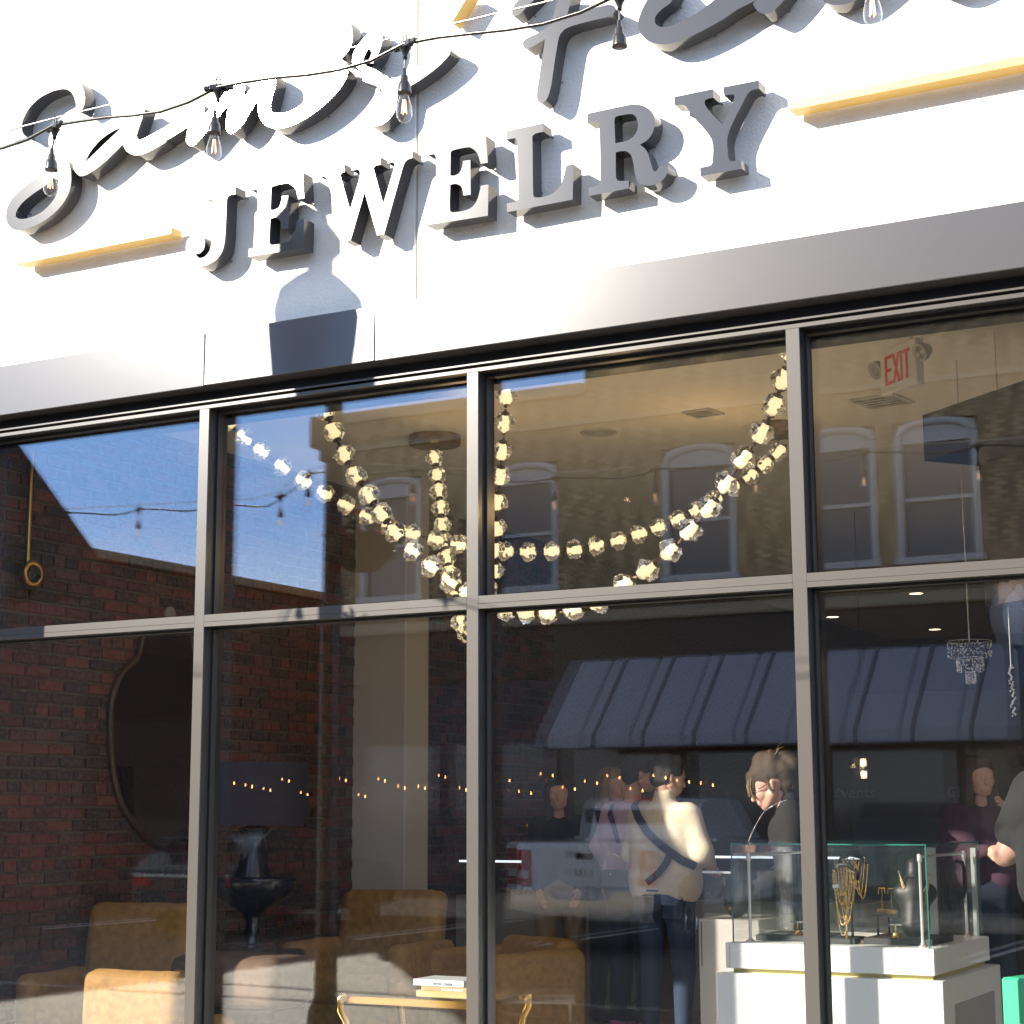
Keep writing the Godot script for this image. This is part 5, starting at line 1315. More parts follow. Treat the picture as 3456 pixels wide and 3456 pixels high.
# a standing person; joints in their own frame: x right, y up, -z forward, for a height of 1.75
func person(label: String, at: Vector3, fwd: Vector3, h: float, o: Dictionary) -> Node3D:
	var s := h / 1.75
	var t := thing("person", label, "person", at)
	fwd.y = 0
	fwd = fwd.normalized()
	var B := Basis(fwd.cross(Vector3.UP).normalized(), Vector3.UP, -fwd)
	var W := func(v: Vector3) -> Vector3: return B * (v * s)
	var lean: Vector3 = o.get("lean", Vector3.ZERO)
	var wide: float = o.get("wide", 1.0)
	var skin := mat("skin", lin(0.50, 0.29, 0.21), 0.5)
	skin.subsurf_scatter_enabled = true
	skin.subsurf_scatter_strength = 0.08
	var hd: Vector3 = o.get("head_at", Vector3(0, 1.645, -0.03))
	var hf: Vector3 = o.get("face", Vector3(0, 0, -1)).normalized()
	var hr := hf.cross(Vector3.UP).normalized()
	var HB: Basis = B * Basis(hr, hr.cross(hf).normalized() * 1.0, -hf)
	var hc: Vector3 = W.call(hd)
	var hs: float = s * o.get("head_scale", 1.0)
	var fine: float = o.get("cell", 0.005)
	var body := MB.new()
	body.field(head_bones(HB, hc, hs), fine, 0.018 * s)
	var neck := [[W.call(Vector3(0, 1.42, 0.0) + lean), hc + HB * Vector3(0, -0.05, 0.025) * hs, 0.058 * s, 0.05 * s], [W.call(Vector3(-0.09, 1.41, 0) + lean), W.call(Vector3(0.09, 1.41, 0) + lean), 0.05 * s, 0.05 * s]]
	var arms: Array = o.arms
	var cloth := []
	var sleeve: float = o.get("sleeve", 1.0)
	for a in arms:
		var sh: Vector3 = W.call(a[0])
		var el: Vector3 = W.call(a[1])
		var wr: Vector3 = W.call(a[2])
		neck.append([sh, el, 0.05 * s, 0.042 * s])
		neck.append([el, wr, 0.044 * s, 0.028 * s])
		var d := (wr - el).normalized()
		body.field(hand_bones(wr, (d + W.call(a[3]) * 0.5 / s).normalized(), W.call(a[4]).normalized(), s), 0.0055, 0.006)
		var ar: float = o.get("arm_r", 1.0)
		if sleeve >= 1.0:
			cloth.append([sh, el, 0.072 * s * ar, 0.060 * s * ar])
			cloth.append([el, el.lerp(wr, 0.95), 0.062 * s * ar, 0.044 * s * ar])
		else:
			cloth.append([sh, sh.lerp(el, sleeve), 0.076 * s * ar, 0.074 * s * ar])
	body.field(neck, 0.011, 0.03)
	put("body", body.mesh(), skin, t)
	var r: float = o.get("bulk", 0.125) * s
	for x in [-1.0, 1.0]:
		var q := Vector3(x * 0.105 * wide, 0, 0)
		cloth.append([W.call(q + Vector3(0, 1.02, 0.0)), W.call(q + Vector3(0, 1.33, 0.0) + lean), r, r * 1.02])
	cloth.append([W.call(Vector3(-0.155 * wide, 1.415, 0) + lean), W.call(Vector3(0.155 * wide, 1.415, 0) + lean), 0.078 * s, 0.078 * s])
	cloth.append([W.call(Vector3(0, 1.25, 0.02) + lean * 0.8), W.call(Vector3(0, 1.38, 0.025) + lean), 0.125 * s, 0.10 * s])
	if o.get("collar", 0.0) > 0.0:
		cloth.append([W.call(Vector3(0, 1.46, 0.005) + lean), W.call(Vector3(0, 1.475 + o.collar, -0.005) + lean), 0.082 * s, 0.070 * s])
	if o.get("hem", 0.0) > 0.0:
		cloth.append([W.call(Vector3(-0.11 * wide, 0.985, 0)), W.call(Vector3(0.11 * wide, 0.985, 0)), r * 1.03, r * 1.03])
	for b in o.get("more_cloth", []): cloth.append([W.call(b[0]), W.call(b[1]), b[2] * s, b[3] * s])
	put("top", fm(cloth, o.get("cloth_cell", 0.013), 0.035 * s), o.top, t)
	var legs := [[W.call(Vector3(-0.08, 0.93, 0)), W.call(Vector3(0.08, 0.93, 0)), 0.125 * s, 0.125 * s]]
	for x in [-1.0, 1.0]:
		legs.append([W.call(Vector3(x * 0.095, 0.86, 0)), W.call(Vector3(x * 0.115, 0.48, -0.01)), 0.100 * s, 0.072 * s])
		legs.append([W.call(Vector3(x * 0.115, 0.48, -0.01)), W.call(Vector3(x * 0.12, 0.11, 0.02)), 0.070 * s, 0.052 * s])
	put("trousers", fm(legs, 0.015, 0.03), o.legs, t)
	for x in [-1.0, 1.0]:
		var sb := MB.new()
		sb.field([[W.call(Vector3(x * 0.12, 0.05, 0.05)), W.call(Vector3(x * 0.125, 0.035, -0.15)), 0.045 * s, 0.036 * s], [W.call(Vector3(x * 0.12, 0.05, 0.03)), W.call(Vector3(x * 0.12, 0.11, 0.02)), 0.045 * s, 0.05 * s]], 0.012, 0.02)
		put("shoe", sb.mesh(), o.get("shoes", mat("shoe_dark", lin(0.05, 0.05, 0.055), 0.5)), t)
	var hair := []
	for b in o.hair: hair.append([hc + HB * (b[0] * hs), hc + HB * (b[1] * hs), b[2] * hs, b[3] * hs])
	put("hair", fm(hair, 0.0055, 0.014), o.hair_mat, t)
	for g in [-1.0, 1.0]:
		var eb := MB.new()
		eb.ball(hc + HB * (Vector3(g * 0.032, 0.0, -0.0865) * hs), Vector3.ONE * 0.0125 * hs, 10)
		put("eye", eb.mesh(), mat("eye_white", lin(0.6, 0.58, 0.55), 0.2), t)
		var ib := MB.new()
		ib.ball(hc + HB * (Vector3(g * 0.032, 0.0, -0.0955) * hs), Vector3.ONE * 0.0055 * hs, 8)
		put("iris", ib.mesh(), mat("iris_brown", lin(0.03, 0.02, 0.012), 0.15), t)
	put("lips", fm([[hc + HB * (Vector3(-0.017, -0.0565, -0.0995) * hs), hc + HB * (Vector3(0.017, -0.0565, -0.0995) * hs), 0.0052 * hs, 0.0052 * hs], [hc + HB * (Vector3(-0.014, -0.065, -0.0975) * hs), hc + HB * (Vector3(0.014, -0.065, -0.0975) * hs), 0.006 * hs, 0.006 * hs]], 0.003, 0.004), mat("lip_pink", lin(0.42, 0.16, 0.13), 0.4), t)
	return t

const SHORT_HAIR := [[Vector3(0, 0.05, 0.025), Vector3(0, 0.05, 0.0), 0.090, 0.086], [Vector3(0, 0.02, 0.05), Vector3(0, -0.02, 0.055), 0.080, 0.066], [Vector3(-0.05, 0.05, -0.02), Vector3(0.05, 0.05, -0.02), 0.050, 0.050], [Vector3(-0.03, 0.095, -0.05), Vector3(0.03, 0.095, -0.05), 0.036, 0.036], [Vector3(-0.07, 0.03, 0.02), Vector3(-0.062, -0.03, 0.035), 0.028, 0.024], [Vector3(0.07, 0.03, 0.02), Vector3(0.062, -0.03, 0.035), 0.028, 0.024]]
const LONG_HAIR := [[Vector3(0, 0.05, 0.03), Vector3(0, 0.05, 0.0), 0.094, 0.090], [Vector3(-0.07, 0.05, -0.02), Vector3(-0.085, -0.2, 0.0), 0.034, 0.040], [Vector3(0.07, 0.05, -0.02), Vector3(0.085, -0.2, 0.0), 0.034, 0.040], [Vector3(0, 0.0, 0.06), Vector3(0, -0.24, 0.07), 0.085, 0.075], [Vector3(-0.03, 0.09, -0.05), Vector3(0.03, 0.09, -0.05), 0.034, 0.034]]
const UP_HAIR := [[Vector3(0, 0.06, 0.03), Vector3(0, 0.065, 0.0), 0.092, 0.088], [Vector3(0, 0.11, 0.05), Vector3(0, 0.13, 0.02), 0.075, 0.06], [Vector3(0, 0.04, 0.09), Vector3(0, -0.02, 0.08), 0.080, 0.062], [Vector3(0.02, 0.09, 0.13), Vector3(-0.01, 0.05, 0.15), 0.06, 0.05], [Vector3(-0.045, 0.085, -0.06), Vector3(-0.05, -0.005, -0.105), 0.026, 0.010], [Vector3(-0.015, 0.09, -0.075), Vector3(-0.02, 0.0, -0.122), 0.026, 0.010], [Vector3(0.025, 0.09, -0.07), Vector3(0.04, 0.0, -0.105), 0.026, 0.010], [Vector3(-0.075, 0.05, 0.0), Vector3(-0.082, -0.03, 0.005), 0.020, 0.008], [Vector3(0.075, 0.05, 0.0), Vector3(0.082, -0.03, 0.005), 0.020, 0.008], [Vector3(0.05, 0.03, 0.06), Vector3(0.05, -0.06, 0.05), 0.03, 0.012], [Vector3(-0.04, 0.03, 0.07), Vector3(-0.035, -0.08, 0.06), 0.03, 0.010]]

func band(path: Array, width: float, out: Vector3) -> ArrayMesh:
	var b := MB.new()
	for i in path.size() - 1:
		var a: Vector3 = path[i]
		var c: Vector3 = path[i + 1]
		var d := (c - a).normalized()
		var w := d.cross(out).normalized() * width / 2
		var n := w.cross(d).normalized()
		if n.dot(out) < 0: n = -n
		b.box((a + c) / 2, Vector3((c - a).length() + 0.006, width, 0.006), 0.001, Basis(d, w.normalized(), n))
	return b.mesh()

func people() -> void:
	var dark_hair := mat("hair_dark", lin(0.018, 0.013, 0.010), 0.62, 0.0, ["hairstreak", 0.06, 0.35, 1.5, 6.0], ["hairbump", 0.2, 0.9, 5.0])
	var brown_hair := mat("hair_brown", lin(0.06, 0.036, 0.020), 0.58, 0.0, ["hairstreak", 0.06, 0.35, 1.5, 6.0], ["hairbump", 0.2, 0.9, 5.0])
	var blond_hair := mat("hair_blond", lin(0.20, 0.13, 0.06), 0.45)
	var fleece := mat("cream_fleece", lin(0.62, 0.54, 0.40), 0.95, 0.0, ["fleecetone", 0.05, 0.88, 1.0, 3.0], ["fleecebump", 0.25, 0.55, 3.0])
	var denim := mat("blue_denim", lin(0.022, 0.05, 0.11), 0.85, 0.0, ["denim", 0.2, 0.6, 1.0, 3.0])
	var dark_denim := mat("dark_denim", lin(0.012, 0.02, 0.04), 0.85)
	var navy := mat("navy_webbing", lin(0.012, 0.014, 0.026), 0.6)
	var black_knit := mat("black_knit", lin(0.010, 0.010, 0.011), 0.9)
	var lilac := mat("lilac_knit", lin(0.40, 0.29, 0.38), 0.9)
	var down := Vector3(0, -0.4, -0.8)
	var p1 := person("person in a cream fleece and jeans seen from behind, crossed by a navy strap", Vector3(-0.565, 0, -3.46), Vector3(0.12, 0, -1), 1.77, {
		"top": fleece, "legs": denim, "hair": SHORT_HAIR, "hair_mat": dark_hair, "collar": 0.06, "hem": 1.0, "bulk": 0.132, "arm_r": 1.08,
		"head_at": Vector3(0.02, 1.655, -0.02), "face": Vector3(0.62, -0.25, -0.75),
		"arms": [[Vector3(0.185, 1.405, 0), Vector3(0.285, 1.19, 0.03), Vector3(0.20, 1.11, -0.21), down, Vector3(-0.3, -0.9, 0)], [Vector3(-0.185, 1.405, 0), Vector3(-0.245, 1.18, 0.0), Vector3(-0.10, 1.10, -0.24), down, Vector3(0.3, -0.9, 0)]],
		"more_cloth": [[Vector3(0.10, 1.28, 0.115), Vector3(0.16, 1.12, 0.10), 0.016, 0.010], [Vector3(0.02, 1.22, 0.125), Vector3(0.13, 1.09, 0.12), 0.014, 0.008], [Vector3(-0.18, 1.04, 0.09), Vector3(0.16, 1.06, 0.10), 0.026, 0.020]]})
	var strap := []
	for q in [[-0.175, 1.52, 0.04], [-0.165, 1.49, 0.10], [-0.125, 1.42, 0.135], [-0.05, 1.33, 0.168], [0.03, 1.26, 0.172], [0.11, 1.20, 0.168], [0.18, 1.15, 0.145], [0.245, 1.115, 0.09]]: strap.append(Vector3(q[0] + 0.0, q[1], q[2]))
	put("strap", band(strap, 0.052, Vector3(0, 0, 1)), navy, p1)
	put("strap", band([Vector3(0.115, 1.21, 0.176), Vector3(0.085, 1.14, 0.172), Vector3(0.025, 1.07, 0.176), Vector3(-0.045, 1.015, 0.186)], 0.044, Vector3(0, 0, 1)), navy, p1)
	put("waistband", tb(range(21).map(func(i): return Vector3(cos(TAU * i / 20) * 0.215, 0.965, sin(TAU * i / 20) * 0.128)), 0.010, 6), mat("denim_seam", lin(0.02, 0.035, 0.07), 0.8), p1)
	for x in [-0.105, 0.10]:
		put("pocket", bx(Vector3(x, 0.86, 0.118), Vector3(0.135, 0.14, 0.006), 0.002, Basis(Vector3.RIGHT, -0.12)), denim, p1)
		put("pocket_seam", bx(Vector3(x, 0.925, 0.126), Vector3(0.13, 0.004, 0.003), 0.0), mat("seam_tan", lin(0.2, 0.14, 0.06), 0.8), p1)
	put("sleeve_seam", tb([Vector3(0.13, 1.46, 0.06), Vector3(0.155, 1.40, 0.10), Vector3(0.16, 1.32, 0.105), Vector3(0.165, 1.22, 0.095)], 0.006, 6), fleece, p1)
	var p2 := person("person with short dark hair in a lilac sweater, left of the cream fleece", Vector3(-0.95, 0, -3.78), Vector3(0.35, 0, -1), 1.79, {
		"top": lilac, "legs": dark_denim, "hair": SHORT_HAIR, "hair_mat": dark_hair, "shoes": mat("pink_shoe", lin(0.4, 0.1, 0.25), 0.6), "head_at": Vector3(0.09, 1.665, 0.0), "face": Vector3(0.6, -0.15, -0.75), "cell": 0.006,
		"arms": [[Vector3(-0.165, 1.40, 0), Vector3(-0.235, 1.2, 0.05), Vector3(-0.18, 0.98, -0.03), down, Vector3(0.6, -0.3, 0)], [Vector3(0.165, 1.40, 0), Vector3(0.22, 1.18, 0.0), Vector3(0.12, 1.12, -0.22), down, Vector3(-0.3, -0.9, 0)]]})
	put("strap", band([Vector3(-0.12, 1.50, 0.03), Vector3(-0.10, 1.44, 0.12), Vector3(-0.06, 1.36, 0.14), Vector3(-0.02, 1.25, 0.15)], 0.03, Vector3(0, 0, 1)), navy, p2)
	var bag := thing("shoulder_bag", "black shoulder bag with bead handle at the lilac sweater's side", "bag", Vector3(-1.0, 1.02, -3.62), 0.2)
	put("bag_body", bx(Vector3(0, 0, 0), Vector3(0.19, 0.12, 0.06), 0.018), black_knit, bag)
	put("snap", lt([Vector2(0, 0), Vector2(0.007, 0), Vector2(0.005, 0.004), Vector2(0, 0.004)], 10, Transform3D(Basis(Vector3.RIGHT, PI / 2), Vector3(-0.02, 0.03, 0.03))), mat("jewel_silver", Color.WHITE), bag)
	put("handle", tb([Vector3(-0.07, 0.06, 0), Vector3(-0.06, 0.13, 0), Vector3(0.0, 0.16, 0), Vector3(0.06, 0.13, 0), Vector3(0.07, 0.06, 0)], 0.007, 8), mat("clear_bead", lin(0.5, 0.5, 0.5), 0.15, 0.5), bag)
	var p3 := person("person in black with glasses and pinned up brown hair bending over the glass case", Vector3(0.40, 0, -3.28), Vector3(-0.93, 0, 0.36), 1.72, {
		"top": black_knit, "legs": dark_denim, "hair": UP_HAIR, "hair_mat": brown_hair, "collar": 0.05, "head_at": Vector3(0.0, 1.635, -0.17), "face": Vector3(0.05, -0.42, -0.9), "lean": Vector3(0, 0.02, -0.06), "cell": 0.0042, "head_scale": 1.14, "bulk": 0.13,
		"arms": [[Vector3(0.175, 1.40, -0.05), Vector3(0.24, 1.14, -0.06), Vector3(0.12, 1.02, -0.26), down, Vector3(-0.3, -0.9, 0)], [Vector3(-0.175, 1.40, -0.05), Vector3(-0.25, 1.12, -0.06), Vector3(-0.12, 1.02, -0.28), down, Vector3(0.3, -0.9, 0)]]})
	# glasses and bead chain, in the wearer's head frame
	var F := Vector3(-0.93, 0, 0.36).normalized()
	var B3 := Basis(F.cross(Vector3.UP).normalized(), Vector3.UP, -F)
	var hf := Vector3(0.05, -0.42, -0.9).normalized()
	var hr := hf.cross(Vector3.UP).normalized()
	var HB := B3 * Basis(hr, hr.cross(hf).normalized(), -hf)
	var sc := 1.72 / 1.75
	var hc := B3 * (Vector3(0.0, 1.635, -0.17) * sc)
	var hs := sc * 1.14
	var g := MB.new()
	for x in [-1.0, 1.0]:
		g.tube(range(17).map(func(i): return hc + HB * (Vector3(x * 0.034 + cos(TAU * i / 16) * 0.025, 0.0 + sin(TAU * i / 16) * 0.021, -0.107) * hs)), 0.0026, 6, false)
		g.tube([hc + HB * (Vector3(x * 0.058, 0.006, -0.105) * hs), hc + HB * (Vector3(x * 0.085, 0.008, -0.05) * hs), hc + HB * (Vector3(x * 0.088, 0.012, 0.015) * hs)], 0.0026, 6)
	g.tube([hc + HB * (Vector3(-0.01, 0.004, -0.113) * hs), hc + HB * (Vector3(0.01, 0.004, -0.113) * hs)], 0.0026, 6)
	put("glasses", g.mesh(), mat("black_gloss", Color.WHITE), p3)
	var hl := MB.new()
	for q in [[-0.055, 0.10, -0.055, -0.062, -0.03, -0.112], [-0.035, 0.105, -0.066, -0.034, -0.01, -0.126], [0.0, 0.108, -0.072, -0.006, 0.0, -0.130], [0.03, 0.105, -0.07, 0.03, -0.005, -0.124], [0.055, 0.10, -0.055, 0.066, -0.03, -0.108], [0.078, 0.05, 0.0, 0.084, -0.06, 0.0], [-0.078, 0.05, 0.0, -0.084, -0.06, 0.0]]:
		var a := hc + HB * (Vector3(q[0], q[1], q[2]) * hs)
		var b := hc + HB * (Vector3(q[3], q[4], q[5]) * hs)
		for k in 4:
			var j := HB * Vector3(rng.randf_range(-0.012, 0.012), 0, rng.randf_range(-0.006, 0.006))
			hl.tube([a + j, (a + b) / 2 + HB * Vector3(0, 0.004, -0.012) + j, b + j * 0.6], [0.003, 0.0034, 0.0012], 5)
	for k in 26:
		var st := HB * (Vector3(rng.randf_range(-0.05, 0.05), rng.randf_range(0.08, 0.17), rng.randf_range(-0.02, 0.12)) * hs)
		var en := st + HB * Vector3(rng.randf_range(-0.03, 0.03), rng.randf_range(-0.03, 0.05), rng.randf_range(0.01, 0.07))
		hl.tube([hc + st, hc + (st + en) / 2 + HB * Vector3(0, 0.012, 0), hc + en], [0.0026, 0.003, 0.001], 5)
	put("hair_strands", hl.mesh(), blond_hair, p3)
	var bc := MB.new()
	var cp := [Vector3(0.385, 1.517, -3.10), Vector3(0.33, 1.495, -3.07), Vector3(0.27, 1.455, -3.04), Vector3(0.225, 1.38, -3.02), Vector3(0.19, 1.31, -3.01), Vector3(0.165, 1.24, -3.0)]
	for i in 34:
		var t := i / 33.0 * 4.999
		var k := int(t)
		bc.ball(cp[k].lerp(cp[k + 1], t - k) - p3.position, Vector3.ONE * (0.0052 if i % 2 else 0.0038), 8)
	put("bead_chain", bc.mesh(), mat("jewel_silver", Color.WHITE), p3)
	var tee := mat("charcoal_tee", lin(0.010, 0.0115, 0.012), 0.95)
	var p4 := person("person in a charcoal tee shirt with a bent bare arm at the right edge", Vector3(2.41, 0, -1.28), Vector3(0.45, 0, -0.9), 1.92, {
		"top": tee, "legs": denim, "hair": SHORT_HAIR, "hair_mat": dark_hair, "sleeve": 0.62, "bulk": 0.14, "wide": 1.1, "arm_r": 1.12,
		"arms": [[Vector3(-0.20, 1.40, 0), Vector3(-0.30, 1.135, 0.07), Vector3(-0.12, 1.20, -0.13), Vector3(0.3, 0.2, -0.6), Vector3(0.6, -0.5, 0)], [Vector3(0.20, 1.40, 0), Vector3(0.28, 1.15, 0.05), Vector3(0.12, 1.2, -0.16), Vector3(-0.3, 0.2, -0.6), Vector3(-0.6, -0.5, 0)]]})
	var green := thing("green_bag", "bright green shopping bag held low at the right edge", "bag", Vector3(2.24, 0.18, -1.12), -0.3)
	put("bag_body", bx(Vector3(0, 0.27, 0), Vector3(0.16, 0.54, 0.28), 0.01), mat("green_paper", lin(0.03, 0.42, 0.22), 0.6), green)
	put("handle", tb([Vector3(0, 0.54, -0.05), Vector3(0, 0.68, -0.03), Vector3(0, 0.68, 0.03), Vector3(0, 0.54, 0.05)], 0.005, 6), mat("green_paper", Color.WHITE), green)
	var p5 := person("person with long blond hair in dark clothes, dim behind the lilac sweater", Vector3(-1.50, 0, -4.62), Vector3(0.85, 0, 0.4), 1.74, {
		"top": black_knit, "legs": dark_denim, "hair": LONG_HAIR, "hair_mat": blond_hair, "cell": 0.007, "cloth_cell": 0.018,
		"arms": [[Vector3(-0.165, 1.40, 0), Vector3(-0.22, 1.15, 0.0), Vector3(-0.15, 0.95, -0.1), down, Vector3(0.6, -0.3, 0)], [Vector3(0.165, 1.40, 0), Vector3(0.22, 1.15, 0.0), Vector3(0.15, 0.95, -0.1), down, Vector3(-0.6, -0.3, 0)]]})
	var p6 := person("person in tan trousers and dark top, dim behind the truck's reflection", Vector3(-1.85, 0, -4.5), Vector3(0.4, 0, 0.9), 1.68, {
		"top": black_knit, "legs": mat("tan_cotton", lin(0.22, 0.16, 0.10), 0.85), "hair": LONG_HAIR, "hair_mat": brown_hair, "cell": 0.007, "cloth_cell": 0.018, "shoes": mat("white_shoe", lin(0.6, 0.6, 0.58), 0.6),
		"arms": [[Vector3(-0.165, 1.40, 0), Vector3(-0.22, 1.15, 0.0), Vector3(-0.15, 0.95, -0.1), down, Vector3(0.6, -0.3, 0)], [Vector3(0.165, 1.40, 0), Vector3(0.22, 1.15, 0.0), Vector3(0.15, 0.95, -0.1), down, Vector3(-0.6, -0.3, 0)]]})
	var p7 := person("person in a plum sweater with a raised hand, dim at the right behind the case", Vector3(1.22, 0, -4.35), Vector3(0.6, 0, 0.8), 1.76, {
		"top": mat("plum_knit", lin(0.05, 0.018, 0.035), 0.9), "legs": dark_denim, "hair": LONG_HAIR, "hair_mat": brown_hair, "cell": 0.007, "cloth_cell": 0.018,
		"arms": [[Vector3(-0.165, 1.40, 0), Vector3(-0.25, 1.2, -0.05), Vector3(-0.08, 1.42, -0.25), Vector3(0.3, 0.3, -0.3), Vector3(0.6, -0.3, 0.4)], [Vector3(0.165, 1.40, 0), Vector3(0.24, 1.15, 0.0), Vector3(0.05, 1.2, -0.22), down, Vector3(-0.6, -0.3, 0)]]})

func across_the_street() -> void:
	# tan brick block with arched windows; the window glass mirrors it
	var tan_m := mat("tan_brick", lin(0.40, 0.29, 0.155), 0.9)
	var img := Image.create(512, 512, false, Image.FORMAT_RGBA8)
	for y in 512:
		for x in 512:
			var row := y / 16
			var q := (x + (row % 2) * 24) % 48
			var v := 0.86 + 0.14 * sin(row * 12.9 + int((x + (row % 2) * 24) / 48) * 78.2)
			if y % 16 < 2 or q < 2: v = 0.70
			img.set_pixel(x, y, Color(v, v, v))
	tan_m.albedo_texture = ImageTexture.create_from_image(img)
	tan_m.uv1_triplanar = true
	tan_m.uv1_world_triplanar = true
	tan_m.uv1_scale = Vector3.ONE * 0.42
	var frame := mat("window_white", lin(0.42, 0.42, 0.43), 0.7)
	var glassy := mat("dark_pane", lin(0.06, 0.065, 0.075), 0.05)
	var blind := mat("grey_blind", lin(0.20, 0.20, 0.22), 0.7)
	var stone := mat("trim_stone", lin(0.30, 0.25, 0.17), 0.8)
	var dark := mat("dark_front", lin(0.03, 0.032, 0.038), 0.5)
	var b := thing("brick_building", "tan brick building with arched windows across the street", "building")
	var wb := MB.new()
	var xl := -15.9
	var xr := 14.0
	var y0 := 4.9
	var y1 := 9.2
	var wins := [-14.6, -11.6, -8.05, -5.45, -3.7, -0.9, 1.9, 4.7, 7.5]
	var ww := 1.42
	var wy0 := 5.55
	var wy1 := 7.75
	var prev := xl
	for w in wins:
		wb.box(Vector3((prev + w - ww / 2) / 2, (y0 + y1) / 2, FARZ + 0.2), Vector3(w - ww / 2 - prev, y1 - y0, 0.4))
		wb.box(Vector3(w, (y0 + wy0) / 2, FARZ + 0.2), Vector3(ww, wy0 - y0, 0.4))
		wb.box(Vector3(w, (wy1 + 0.25 + y1) / 2, FARZ + 0.2), Vector3(ww, y1 - wy1 - 0.25, 0.4))
		prev = w + ww / 2
	wb.box(Vector3((prev + xr) / 2, (y0 + y1) / 2, FARZ + 0.2), Vector3(xr - prev, y1 - y0, 0.4))
	wb.box(Vector3((xl + xr) / 2, 4.6, FARZ + 6.2), Vector3(xr - xl, 9.2, 11.6))
	put("wall", wb.mesh(), tan_m, b)
	put("parapet", span(Vector3(xl - 0.1, y1, FARZ - 0.12), Vector3(-10.3, y1 + 0.22, FARZ + 0.5), 0.02), stone, b)
	put("raised_parapet", span(Vector3(-10.3, y1, FARZ), Vector3(xr, 11.6, FARZ + 0.45), 0.01), tan_m, b)
	put("belt_course", span(Vector3(xl, 8.62, FARZ - 0.07), Vector3(xr, 8.72, FARZ), 0.01), stone, b)
	put("cornice", span(Vector3(xl, 5.10, FARZ - 0.22), Vector3(xr, 5.32, FARZ), 0.03), stone, b)
	put("cornice", span(Vector3(xl, 4.86, FARZ - 0.14), Vector3(xr, 5.09, FARZ), 0.02), stone, b)
	put("sign_band", span(Vector3(xl, 3.9, FARZ - 0.06), Vector3(xr, 4.85, FARZ + 0.3)), mat("band_dark", lin(0.06, 0.045, 0.035), 0.8), b)
	put("shopfront", span(Vector3(xl, ROAD, FARZ + 0.02), Vector3(xr, 3.9, FARZ + 0.3)), dark, b)
	for i in 12:
		put("shop_pane", span(Vector3(xl + 0.4 + i * 2.45, 0.3, FARZ - 0.005), Vector3(xl + 2.5 + i * 2.45, 2.7, FARZ + 0.02)), glassy, b)
	for w in wins:
		var o := MB.new()
		o.box(Vector3(w - ww / 2 + 0.06, (wy0 + wy1) / 2, FARZ + 0.06), Vector3(0.12, wy1 - wy0, 0.14), 0.01)
		o.box(Vector3(w + ww / 2 - 0.06, (wy0 + wy1) / 2, FARZ + 0.06), Vector3(0.12, wy1 - wy0, 0.14), 0.01)
		o.box(Vector3(w, wy0 + 0.06, FARZ + 0.05), Vector3(ww + 0.1, 0.12, 0.2), 0.01)
		var arch := []
		for k in 9:
			var a := PI * k / 8
			arch.append(Vector3(w - cos(a) * (ww / 2 - 0.06), wy1 + sin(a) * 0.24, FARZ + 0.06))
		o.tube(arch, 0.085, 6)
		o.box(Vector3(w, wy1 + 0.04, FARZ + 0.10), Vector3(ww - 0.1, 0.34, 0.1))
		var wf := put("window", o.mesh(), frame, b)
		put("sash", span(Vector3(w - ww / 2 + 0.1, (wy0 + wy1) / 2 - 0.035, FARZ + 0.06), Vector3(w + ww / 2 - 0.1, (wy0 + wy1) / 2 + 0.035, FARZ + 0.13), 0.006), frame, wf)
		put("pane", span(Vector3(w - ww / 2 + 0.1, wy0 + 0.1, FARZ + 0.12), Vector3(w + ww / 2 - 0.1, wy1 + 0.05, FARZ + 0.14)), glassy, wf)
		put("blind", span(Vector3(w - ww / 2 + 0.1, (wy0 + wy1) / 2 + 0.2, FARZ + 0.143), Vector3(w + ww / 2 - 0.1, wy1, FARZ + 0.15)), blind, wf)
	# blue-grey ribbed awning over the shopfront
	var canvas := mat("blue_canvas", lin(0.27, 0.28, 0.33), 0.8)
	var rib_m := mat("awning_rib", lin(0.05, 0.055, 0.07), 0.6)
	var aw := thing("ribbed_awning", "long blue grey ribbed awning over the shops across the street", "awning")
	var ax := -10.4
	var up := Vector3(0, 4.15, FARZ - 0.1)
	var lo := Vector3(0, 2.75, FARZ - 1.5)
	for i in 17:
		var x0 := ax + i * 0.93
		var x1 := x0 + 0.92
		var m := MB.new()
		m.quad(Vector3(x0, up.y, up.z), Vector3(x1, up.y, up.z), Vector3(x1, lo.y, lo.z), Vector3(x0, lo.y, lo.z), Vector3(0, 1, -1))
		m.quad(Vector3(x0, lo.y, lo.z), Vector3(x1, lo.y, lo.z), Vector3(x1, lo.y - 0.22, lo.z - 0.01), Vector3(x0, lo.y - 0.22, lo.z - 0.01), Vector3(0, 0, -1))
		m.quad(Vector3(x0, up.y - 0.03, up.z), Vector3(x1, up.y - 0.03, up.z), Vector3(x1, lo.y - 0.03, lo.z + 0.02), Vector3(x0, lo.y - 0.03, lo.z + 0.02), Vector3(0, -1, 1))
		put("canvas_panel", m.mesh(), canvas, aw)
		put("rib", tb([Vector3(x0, up.y + 0.01, up.z), Vector3(x0, lo.y + 0.01, lo.z), Vector3(x0, lo.y - 0.22, lo.z - 0.015)], 0.04, 6), rib_m, aw)
	put("hem_bar", tb([Vector3(ax, lo.y - 0.22, lo.z - 0.01), Vector3(ax + 15.8, lo.y - 0.22, lo.z - 0.01)], 0.025, 6), rib_m, aw)
	# low dark brick building at the left of the gap
	var db := mat("brown_brick", lin(0.10, 0.055, 0.04), 0.9, 0.0, ["brickface", 0.035, 0.45, 1.25, 0.5])
	var lb := thing("low_building", "low dark brick building with a flat roof left of the tan one", "building")
